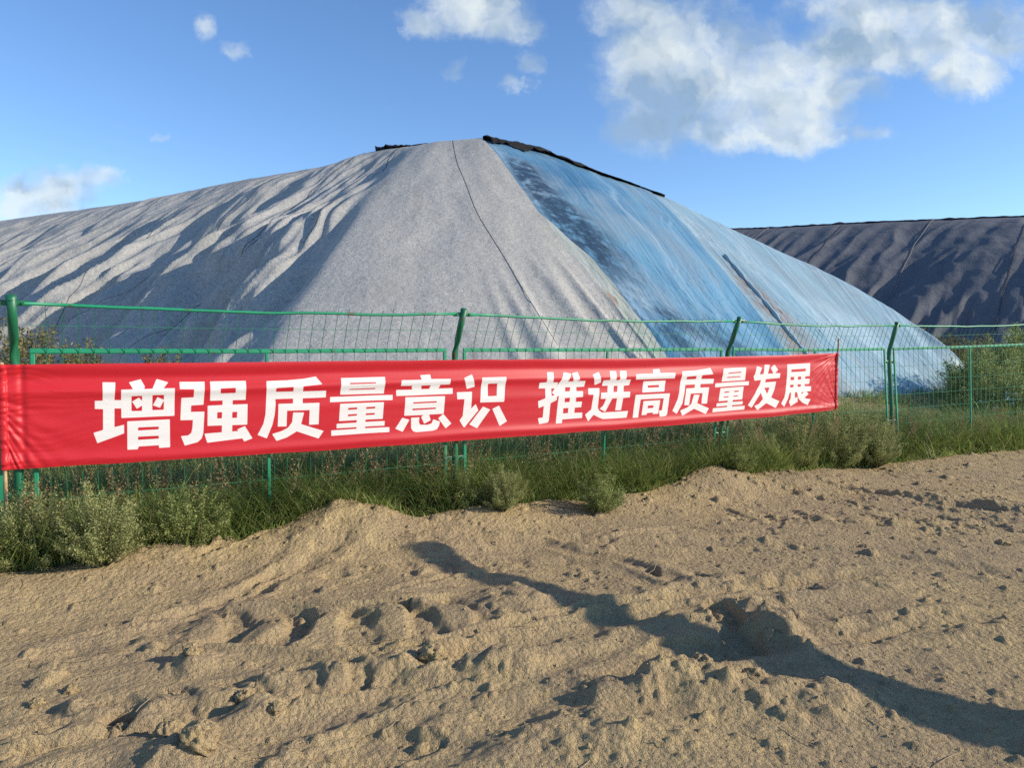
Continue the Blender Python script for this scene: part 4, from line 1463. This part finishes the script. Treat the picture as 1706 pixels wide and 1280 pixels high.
def build_grass():
    V, Q, T, C = [], [], [], []
    n0 = 0

    def addb(pos, h, wd, lean, seed, droop=0.35, segs=3):
        nonlocal n0
        v, q, t, c = blades(pos, h, wd, lean, seed, segs, droop)
        V.append(v)
        Q.append(q + n0)
        T.append(t + n0)
        C.append(c)
        n0 += len(v)
    # belt in front of and under the fence
    l, w, x, y = scatter(-1.2, 16.5, -0.9, -0.0, 94000, 301)
    cl = fbm(l * 1.3, w * 1.3, 302, 3)
    keep = rng.uniform(0, 1, len(l)) < np.clip(0.62 + 0.9 * cl, 0.12, 1)
    l, w, x, y, cl = l[keep], w[keep], x[keep], y[keep], cl[keep]
    ed = edge_w(l) - w
    h = (0.16 + 0.90 * sstep(0.0, 0.40, ed)) * (0.75 + 0.55 * np.clip(cl, -0.5, 0.6)) * rng.uniform(0.70, 1.25, len(l))
    h *= 1 - 0.30 * sstep(7.5, 9.5, l)
    h = np.where((w > -0.14) | (l < 8.6), np.minimum(h, np.maximum(np.where(w > -0.14, rng.uniform(0.46, 0.68, len(l)), rng.uniform(0.56, 0.84, len(l))) - ground_z(x, y, False), 0.14)), h)
    addb(np.stack([x, y, ground_z(x, y, False) - 0.02], -1), h, 0.0085 + 0.006 * rng.uniform(0, 1, len(l)), 0.42, 303, 0.6)
    # broader leaf tufts (reed-like) scattered in the belt
    nt = 260
    l, w, x, y = scatter(-1.0, 12.5, -0.5, -0.12, nt, 305)
    px = np.repeat(x, 22) + rng.normal(0, 0.05, nt * 22)
    py = np.repeat(y, 22) + rng.normal(0, 0.05, nt * 22)
    hh = np.repeat(rng.uniform(0.35, 0.75, nt), 22) * rng.uniform(0.6, 1.1, nt * 22)
    hh *= np.where(np.repeat(l, 22) > 8, 0.7, 1)
    hh = np.minimum(hh, np.maximum(0.66 - ground_z(px, py, False), 0.12))
    addb(np.stack([px, py, ground_z(px, py, False) - 0.02], -1), hh, np.full(nt * 22, 0.015), 0.40, 306, 0.75, 4)
    # behind the fence
    l, w, x, y = scatter(-4.0, 9.0, -4.6, 0, 16000, 311, lambda l: 0 * l - 0.8)
    h = rng.uniform(0.25, 0.6, len(l)) * (1 + 0.5 * noise2(l * 0.8, w * 0.8, 312)) * (1 - 0.6 * sstep(5.5, 8.0, l))
    addb(np.stack([x, y, ground_z(x, y, False) - 0.02], -1), h, np.full(len(l), 0.011), 0.3, 313)
    # the open grass to the right of the blue film
    l, w, x, y = scatter(8.4, 21.0, -13.0, 0, 52000, 321, lambda l: 0 * l - 0.8)
    cl = fbm(l * 0.7, w * 0.7, 322, 3)
    keep = rng.uniform(0, 1, len(l)) < np.clip(0.6 + 0.8 * cl, 0.15, 1)
    l, w, x, y, cl = l[keep], w[keep], x[keep], y[keep], cl[keep]
    h = rng.uniform(0.3, 0.75, len(l)) * (1 + 0.7 * np.clip(cl, -0.4, 0.6)) * (0.12 + 1.15 * sstep(10.1, 11.4, l + 0.25 * w)) * (0.25 + 0.75 * sstep(0.57, 0.65, x / y))
    addb(np.stack([x, y, ground_z(x, y, False) - 0.02], -1), h, np.full(len(l), 0.017), 0.40, 323, 0.6)
    o = mesh_obj('grass', np.concatenate(V), [np.concatenate(Q), np.concatenate(T)], M_GRASS, None, True, {'tint': ('FLOAT', np.concatenate(C))})
    tag(o, 'tall green grass growing along and behind the fence', 'grass', kind='stuff')


build_grass()


def plume_verts(base, height, seed, n, spread=0.05, plen=0.22):
    """thin stalk with a loose drooping seed head"""
    r = np.random.default_rng(seed)
    az = r.uniform(0, 6.28)
    ln = r.uniform(0.05, 0.35)
    d = np.array([math.cos(az), math.sin(az), 0])
    t = np.linspace(0, 1, 7)
    stalk = np.array(base) + np.outer(height * ln * t ** 2, d) + np.outer(height * (t - 0.10 * t ** 3), [0, 0, 1])
    top = stalk[-1]
    tp = r.uniform(0, 1, n)
    ax = stalk[-1] - stalk[-3]
    ax = ax / np.linalg.norm(ax)
    c = top - ax * (1 - tp)[:, None] * plen * 0.4 + ax * tp[:, None] * plen * 0.6
    rad = spread * (1.1 - tp) * r.uniform(0.2, 1.0, n)
    aa = r.uniform(0, 6.28, n)
    c = c + np.stack([np.cos(aa) * rad, np.sin(aa) * rad, -rad * 0.3 + rad * r.uniform(-0.4, 0.8, n)], -1)
    return stalk, c


def build_seed_heads():
    mb_v, mb_q, tint = [], [], []
    n0 = 0
    k = 0
    spots = []
    l, w, x, y = scatter(-1.2, 12.5, -0.6, 0.0, 520, 331)
    hz = rng.uniform(0.42, 0.80, len(l)) * np.where(l > 8, 0.8, 1)
    hz = np.where((w > -0.12) | (l < 8.6), np.minimum(hz, np.maximum(np.where(w > -0.12, 0.64, 0.76) - ground_z(x, y, False), 0.15)), hz)
    spots += [(a, b, c) for a, b, c in zip(x, y, hz)]
    l, w, x, y = scatter(-4.5, 1.5, -2.4, 0, 110, 332, lambda l: 0 * l - 0.5)
    spots += [(a, b, c) for a, b, c in zip(x, y, rng.uniform(0.9, 1.35, len(l)))]
    l, w, x, y = scatter(10.0, 18.0, -8, 0, 160, 333, lambda l: 0 * l - 0.8)
    spots += [(a, b, c) for a, b, c in zip(x, y, rng.uniform(0.5, 0.9, len(l)) * (0.35 + 0.65 * sstep(0.57, 0.65, x / y)))]
    for (sx, sy, hh) in spots:
        k += 1
        st, hd = plume_verts((sx, sy, float(ground_z(sx, sy, False)) - 0.02), hh, 4000 + k, 60)
        v, q, c = leaves(hd, np.full(len(hd), 0.014), 5000 + k, 0.6, 0.28)
        mb_v.append(v)
        mb_q.append(q + n0)
        tint.append(c)
        n0 += len(v)
        s = np.array([0.0016, 0, 0])
        v2 = np.stack([st - s, st + s], 1).reshape(-1, 3)
        q2 = np.array([(2 * i, 2 * i + 1, 2 * i + 3, 2 * i + 2) for i in range(len(st) - 1)])
        mb_v.append(v2)
        mb_q.append(q2 + n0)
        tint.append(np.full(len(v2), 0.3))
        n0 += len(v2)
    o = mesh_obj('seed_grass', np.concatenate(mb_v), np.concatenate(mb_q), M_DRY, None, True, {'tint': ('FLOAT', np.concatenate(tint))})
    tag(o, 'brown feathery seed heads standing above the green grass', 'grass', kind='stuff')


build_seed_heads()


def bush_data(seed, stems, per, leaf, h, rad, upright):
    """bush of unit size data: foliage and stem meshes"""
    r = np.random.default_rng(seed)
    pts = []
    mb = MB()
    for s in range(stems):
        az = r.uniform(0, 6.283)
        rr = rad * math.sqrt(r.uniform(0.0, 1.0))
        hh = h * (1 - 0.45 * (rr / rad) ** 2) * r.uniform(0.5, 1.22)
        d = np.array([math.cos(az), math.sin(az)])
        t = np.linspace(0, 1, 6)
        c = np.stack([d[0] * rr * (t ** upright), d[1] * rr * (t ** upright), hh * (t ** 0.9)], -1)
        c += r.normal(0, 0.012 * h, c.shape) * t[:, None]
        mb.tube([tuple(p) for p in c], [0.0045 * (1 - 0.8 * q) for q in t], 4, False)
        nb = per
        tt = r.uniform(0.12, 1.0, nb) ** 0.8
        pc = np.stack([np.interp(tt, t, c[:, k]) for k in range(3)], -1)
        spread = 0.09 * h * (1.15 - tt)[:, None] + 0.012
        # side twigs: leaves cluster along short sprays
        tw = r.integers(0, 9, nb)
        tdir = r.normal(0, 1, (9, 3))
        tdir[:, 2] = np.abs(tdir[:, 2]) * 0.8 + 0.2
        tdir /= np.linalg.norm(tdir, axis=1, keepdims=True)
        pc = pc + tdir[tw] * spread * r.uniform(0.0, 1.6, (nb, 1)) + r.normal(0, 0.006, (nb, 3))
        pts.append(pc)
    P = np.concatenate(pts)
    P[:, 2] = np.maximum(P[:, 2], 0.01)
    v, q, c = leaves(P, np.full(len(P), leaf), seed + 1, 0.8, 0.22)
    return (v, q, c), mb


def make_bush(seed, stems, per, leaf, h, rad, upright, mat, name='weed_bush'):
    (v, q, c), mb = bush_data(seed, stems, per, leaf, h, rad, upright)
    root = empty(name)
    mesh_obj('foliage', v, q, mat, root, False, {'tint': ('FLOAT', c)})
    mb.build('stems', M_STEM, root, True)
    return root


def copy_thing(src):
    c = src.copy()
    COL.objects.link(c)
    for ch in list(src.children):
        d = ch.copy()
        d.parent = c
        COL.objects.link(d)
        for g in list(ch.children):
            e = g.copy()
            e.parent = d
            COL.objects.link(e)
    return c


BUSHES = [  # (kind, x, y, scale, height factor, label, group)
    ('feathery', -3.045, 4.618, 1.08, 1.05, 'pale feathery weed bush at the left edge, beside the bamboo pole foot', 'pale feathery bushes in front of the fence'),
    ('feathery', -2.578, 4.618, 1.02, 1.0, 'pale round feathery bush second from the left edge, in front of the fence', 'pale feathery bushes in front of the fence'),
    ('green', -2.241, 5.069, 0.95, 0.95, 'dark green weed bush between the pale left bushes and the first dirt hump', 'green weed bushes in front of the fence'),
    ('green', -2.546, 5.138, 0.6, 0.9, 'low green bush wedged beside the second pale feathery bush', 'green weed bushes in front of the fence'),
    ('feathery', -0.076, 6.150, 0.8, 0.95, 'small yellowish bush below the gap between the two halves of the slogan', 'pale feathery bushes in front of the fence'),
    ('green', -0.777, 6.197, 0.75, 0.8, 'small green bush at the dirt edge below the fifth character', 'green weed bushes in front of the fence'),
    ('green', 0.770, 6.395, 0.85, 0.9, 'green bush at the dirt edge below the eighth character', 'green weed bushes in front of the fence'),
    ('feathery', 3.110, 8.708, 0.85, 0.95, 'feathery bush just right of the leaning third post, at the dirt edge', 'pale feathery bushes in front of the fence'),
    ('feathery', 4.411, 9.440, 1.45, 1.05, 'largest pale feathery bush, right of the banner end under the bamboo pole', 'pale feathery bushes in front of the fence'),
    ('feathery', 3.768, 9.096, 1.0, 0.95, 'mid-sized feathery bush left of the largest one by the banner end', 'pale feathery bushes in front of the fence'),
    ('green', 2.391, 7.798, 0.8, 0.85, 'green bush crowding the foot of the third post', 'green weed bushes in front of the fence'),
    ('green', 5.775, 10.221, 1.1, 0.75, 'low green bush right of the last full post', 'green weed bushes in front of the fence'),
    ('green', 6.961, 11.122, 1.1, 0.75, 'low green bush under the middle bar of the right-hand panel', 'green weed bushes in front of the fence'),
    ('feathery', 2.811, 8.407, 1.05, 1.1, 'feathery weed bush in the thick row between the third and last full posts', 'feathery bushes right of the third post'),
    ('feathery', 3.342, 8.664, 1.15, 1.1, 'feathery weed bush in the thick row between the third and last full posts', 'feathery bushes right of the third post'),
    ('feathery', 3.917, 8.844, 1.3, 1.05, 'feathery weed bush in the thick row between the third and last full posts', 'feathery bushes right of the third post'),
    ('feathery', 4.442, 9.031, 1.3, 0.95, 'feathery weed bush in the thick row between the third and last full posts', 'feathery bushes right of the third post'),
    ('feathery', 3.790, 9.432, 1.4, 1.1, 'feathery weed bush in the thick row between the third and last full posts', 'feathery bushes right of the third post'),
    ('green', -2.187, 5.888, 0.95, 0.95, 'low green weed bush in the dim belt under the left half of the banner', 'green bushes under the left half of the banner'),
    ('green', -1.315, 6.346, 0.9, 1.0, 'low green weed bush in the dim belt under the left half of the banner', 'green bushes under the left half of the banner'),
    ('green', -1.903, 6.063, 0.85, 1.0, 'low green weed bush in the dim belt under the left half of the banner', 'green bushes under the left half of the banner'),
    ('green', -0.425, 6.249, 0.85, 1.0, 'low green weed bush in the dim belt under the left half of the banner', 'green bushes under the left half of the banner'),
    ('dry', 11.586, 19.500, 2.2, 0.8, 'brownish dry bush behind the blue film tail, left of the others', 'dry bushes behind the fence'),
    ('dry', 11.498, 18.000, 2.3, 0.8, 'brownish dry bush behind the right-hand fence panel', 'dry bushes behind the fence'),
    ('dry', 11.688, 17.000, 2.2, 0.8, 'brownish dry bush at the right edge of the picture behind the fence', 'dry bushes behind the fence'),
    ('dry', -4.868, 7.200, 1.9, 1.1, 'dry bush behind the fence at the left edge, beside the first post', 'dry bushes behind the fence'),
    ('dry', -4.565, 8.000, 1.7, 1.0, 'dry bush showing over the banner just right of the first post', 'dry bushes behind the fence'),
    ('dry', -4.125, 8.600, 1.6, 0.95, 'dry bush showing over the banner above the second character', 'dry bushes behind the fence'),
    ('dry', -5.647, 9.000, 1.8, 1.0, 'dry bush behind the fence in the gap by the first panel corner', 'dry bushes behind the fence'),
    ('yellow', 10.961, 19.800, 1.25, 1.0, 'thin yellow-leaved sapling beyond the blue film, tallest of three', 'yellow saplings beyond the film'),
    ('yellow', 10.987, 19.200, 1.0, 1.0, 'thin yellow-leaved sapling beyond the blue film, nearest the dry bushes', 'yellow saplings beyond the film'),
    ('yellow', 10.766, 20.500, 1.2, 1.0, 'thin yellow-leaved sapling peeping over the blue film, leftmost of three', 'yellow saplings beyond the film'),
    ('green', 9.263, 14.500, 2.4, 1.05, 'tall green weed bush behind the right-hand fence panel, right of the blue film tail', 'tall green bushes behind the right-hand fence panel'),
    ('green', 8.807, 13.200, 2.3, 1.1, 'tall green weed bush behind the right-hand fence panel, right of the blue film tail', 'tall green bushes behind the right-hand fence panel'),
    ('green', 8.575, 12.400, 2.1, 1.0, 'tall green weed bush behind the right-hand fence panel, right of the blue film tail', 'tall green bushes behind the right-hand fence panel'),
    ('green', 9.687, 15.600, 2.2, 1.0, 'tall green weed bush behind the right-hand fence panel, right of the blue film tail', 'tall green bushes behind the right-hand fence panel'),
    ('green', 10.530, 15.500, 2.9, 1.15, 'tall green weed bush behind the right-hand fence panel, right of the blue film tail', 'tall green bushes behind the right-hand fence panel'),
    ('green', 8.202, 12.600, 1.8, 0.95, 'tall green weed bush behind the right-hand fence panel, right of the blue film tail', 'tall green bushes behind the right-hand fence panel'),
    ('green', 8.125, 13.400, 1.4, 0.75, 'tall green weed bush behind the right-hand fence panel, right of the blue film tail', 'tall green bushes behind the right-hand fence panel'),
]


def build_bushes():
    protos = {}
    spec = {
        'feathery': (601, 64, 330, 0.0125, 0.50, 0.30, 0.75, M_BUSH),
        'green': (611, 50, 220, 0.018, 0.48, 0.30, 0.8, M_BUSH_GREEN),
        'dry': (621, 46, 200, 0.022, 0.62, 0.38, 0.8, M_BUSH_DRY),
        'yellow': (631, 10, 46, 0.085, 1.0, 0.16, 1.3, M_YELLOW),
    }
    r = random.Random(3)
    for kind, x, y, s, hf, label, group in BUSHES:
        if kind in protos:
            o = copy_thing(protos[kind])
        else:
            sd = spec[kind]
            o = make_bush(*sd, name='sapling' if kind == 'yellow' else 'weed_bush')
            protos[kind] = o
        o.location = (x, y, float(ground_z(x, y, False)) - 0.03)
        o.rotation_euler = (0, 0, r.uniform(0, 6.28))
        o.scale = (s, s, s * hf)
        tag(o, label, 'sapling' if kind == 'yellow' else 'bush', group)


build_bushes()


def build_flowers():
    """white-flowered weed at the right edge"""
    x, y = 8.218, 12.366
    root = make_bush(641, 40, 90, 0.03, 0.75, 0.42, 0.8, M_BUSH_GREEN, 'flowering_weed')
    root.location = (x, y, float(ground_z(x, y, False)) - 0.03)
    r = np.random.default_rng(9)
    n = 46
    az = r.uniform(0, 6.28, n)
    rr = 0.44 * np.sqrt(r.uniform(0, 1, n))
    c = np.stack([np.cos(az) * rr, np.sin(az) * rr, 0.80 * (1 - 0.5 * (rr / 0.44) ** 2) * r.uniform(0.6, 1.05, n)], -1)
    pc = np.repeat(c, 9, 0) + r.normal(0, 0.012, (n * 9, 3))
    v, q, t = leaves(pc, np.full(len(pc), 0.030), 12, 0.8, 0.45)
    mesh_obj('flower', v, q, M_PETAL, root, False)['kind'] = 'stuff'
    tag(root, 'leafy weed dotted with small white flowers at the right end of the fence', 'weed')


build_flowers()

# ------------------------------------------------------------------ clods, crumbs and straw on the dirt
CLODS = [  # (x, y, radius, flatness, label)
    (-1.319, 2.775, 0.055, 0.8, 'rounded clod with a dark shadow low on the left of the dirt'),
    (-1.137, 2.633, 0.075, 0.7, 'biggest clod at the bottom edge of the picture, left of centre'),
    (-1.137, 3.075, 0.045, 0.8, 'pale upright clod between tyre marks, above the bottom left clods'),
    (-1.930, 3.164, 0.028, 0.9, 'small pale stone-like clod alone on the left dirt'),
    (-1.562, 2.875, 0.03, 0.8, 'small clod left of the rounded one at the bottom left'),
    (-1.522, 3.460, 0.05, 0.7, 'flattish clod in front of the leftmost tyre lug mark'),
    (-0.373, 3.434, 0.06, 0.7, 'crumbly clod left of centre beside the long tyre groove'),
    (0.882, 3.356, 0.055, 0.6, 'clod on the rim of the dark pit'),
    (1.074, 3.221, 0.05, 0.7, 'clod just below the dark pit in the long shadow'),
    (3.728, 5.539, 0.05, 0.4, 'flat pale stone lying alone at the far right of the dirt'),
    (-1.995, 3.028, 0.03, 0.7, 'tiny clod near the left edge above the parallel ruts'),
    (-0.957, 2.927, 0.03, 0.7, 'small clod lying right of the pale upright clod'),
]


def lump(radius, seed, flat, n=44):
    u = np.linspace(0, 2 * np.pi, n, endpoint=False)
    v = np.linspace(0.0, np.pi, n // 2 + 1)
    U, W = np.meshgrid(u, v, indexing='ij')
    d = np.stack([np.cos(U) * np.sin(W), np.sin(U) * np.sin(W), np.cos(W)], -1)
    k = 1 + 0.55 * fbm(d[..., 0] * 1.9 + d[..., 2] * 0.9 + seed, d[..., 1] * 1.6 - d[..., 2] * 1.1, seed, 3) + 0.16 * noise2(d[..., 0] * 6 + d[..., 2] * 4, d[..., 1] * 6 + d[..., 2] * 5, seed + 3)
    P = d * (radius * k)[..., None]
    P[..., 2] *= flat
    return P.reshape(-1, 3), grid_faces(n, n // 2 + 1, True)


def build_clods():
    for i, (x, y, rad, flat, label) in enumerate(CLODS):
        P, F = lump(rad, 700 + 5 * i, flat)
        o = mesh_obj('dirt_clod', P, F, M_DIRT)
        o.location = (x, y, float(ground_z(np.array([x]), np.array([y]))[0]) + rad * flat * 0.12)
        o.rotation_euler = (0, 0, i * 1.7)
        tag(o, label, 'clod', 'dry clods lying on the dirt')


build_clods()


def build_crumbs():
    r = np.random.default_rng(77)
    n = 26000
    y = 2.3 * (11.0 / 2.3) ** (r.uniform(0, 1, n) ** 1.0)
    x = y * r.uniform(-0.78, 0.85, n)
    l, w = fence_lw(x, y)
    d = w - edge_w(l)
    cl = fbm(x * 1.1, y * 1.1, 78, 3)
    keep = (d > -0.05) & (r.uniform(0, 1, n) < np.clip(0.35 + 1.0 * cl + 0.5 * sstep(0.8, 0.1, d), 0.05, 1))
    x, y = x[keep], y[keep]
    n = len(x)
    z = ground_z(x, y)
    s = 0.003 + 0.009 * r.uniform(0, 1, n) ** 4 + 0.014 * r.uniform(0.2, 1, n) * (r.uniform(0, 1, n) > 0.965)
    s = s * np.clip(y / 4.5, 0.7, 1.7)
    base = np.array([(1, 0, 0), (0.3, 0.95, 0), (-0.8, 0.6, 0), (-0.8, -0.6, 0), (0.3, -0.95, 0), (0.1, 0.05, 0.85), (0.6, 0.3, 0.6), (-0.4, 0.3, 0.7), (-0.1, -0.5, 0.65)])
    tri = np.array([(0, 1, 6), (1, 7, 6), (1, 2, 7), (2, 3, 7), (3, 8, 7), (3, 4, 8), (4, 0, 8), (0, 6, 8), (6, 5, 8), (6, 7, 5), (7, 8, 5)])
    V = base[None] * (1 + r.uniform(-0.28, 0.28, (n, 9, 3)))
    a = r.uniform(0, 6.28, n)
    ca, sa = np.cos(a)[:, None], np.sin(a)[:, None]
    X = (V[..., 0] * ca - V[..., 1] * sa) * s[:, None] + x[:, None]
    Y = (V[..., 0] * sa + V[..., 1] * ca) * s[:, None] + y[:, None]
    Z = V[..., 2] * s[:, None] * r.uniform(0.7, 1.2, n)[:, None] + z[:, None] - 0.15 * s[:, None]
    o = mesh_obj('soil_crumbs', np.stack([X, Y, Z], -1).reshape(-1, 3), (np.arange(n)[:, None, None] * 9 + tri[None]).reshape(-1, 3), M_DIRT, None, False)
    tag(o, 'small crumbs of dry soil strewn over the dirt', 'gravel', kind='stuff')
    # bits of straw and dead twigs
    n = 330
    y = 2.4 * (10.0 / 2.4) ** r.uniform(0, 1, n)
    x = y * r.uniform(-0.72, 0.78, n)
    l, w = fence_lw(x, y)
    d = w - edge_w(l)
    k = (d > 0.0) & (r.uniform(0, 1, n) < 0.25 + 0.75 * sstep(1.0, 0.2, d))
    mb = MB()
    for px, py in zip(x[k], y[k]):
        a = r.uniform(0, 6.28)
        ln = r.uniform(0.04, 0.20)
        tt = np.linspace(-0.5, 0.5, 5)
        bend = r.uniform(-0.3, 0.3)
        xx = px + ln * (tt * math.cos(a) - bend * tt ** 2 * math.sin(a))
        yy = py + ln * (tt * math.sin(a) + bend * tt ** 2 * math.cos(a))
        zz = ground_z(xx, yy)
        zz = np.maximum(zz, zz.mean()) + 0.004 + r.uniform(0, 0.02) * (tt + 0.5)
        mb.tube([(p, q, s2) for p, q, s2 in zip(xx, yy, zz)], 0.0016, 4, False)
    tag(mb.build('straw', M_BAMBOO, None, True), 'bits of straw and dead twigs scattered on the dirt', 'straw', kind='stuff')


build_crumbs()


def build_shadow_pole():
    """leaning pole added out of view on the right to throw the long shadow across the dirt"""
    foot = Vector((3.601, 1.486, 0.0))
    sun_h = Vector((SUN_DIR.x, SUN_DIR.y, SUN_DIR.z))
    tip_shadow = Vector((-0.662, 5.264, 0.05))
    head = tip_shadow + sun_h * 6.6
    root = empty('added_shadow_pole', foot)  # added shadow caster, aimed along the sun direction
    d = (head - foot).normalized()
    mb = MB()
    mb.tube([foot - d * 0.4, foot + d * 0.8, foot + (head - foot) * 0.5 + Vector((0, 0, 0.03)), head], [0.15, 0.14, 0.12, 0.075], 14)
    a = mb.build('pole', M_TIMBER, root, True)
    a.location = -foot
    tag(root, 'unseen leaning timber pole, added to cast the long shadow on the dirt', 'pole')


build_shadow_pole()
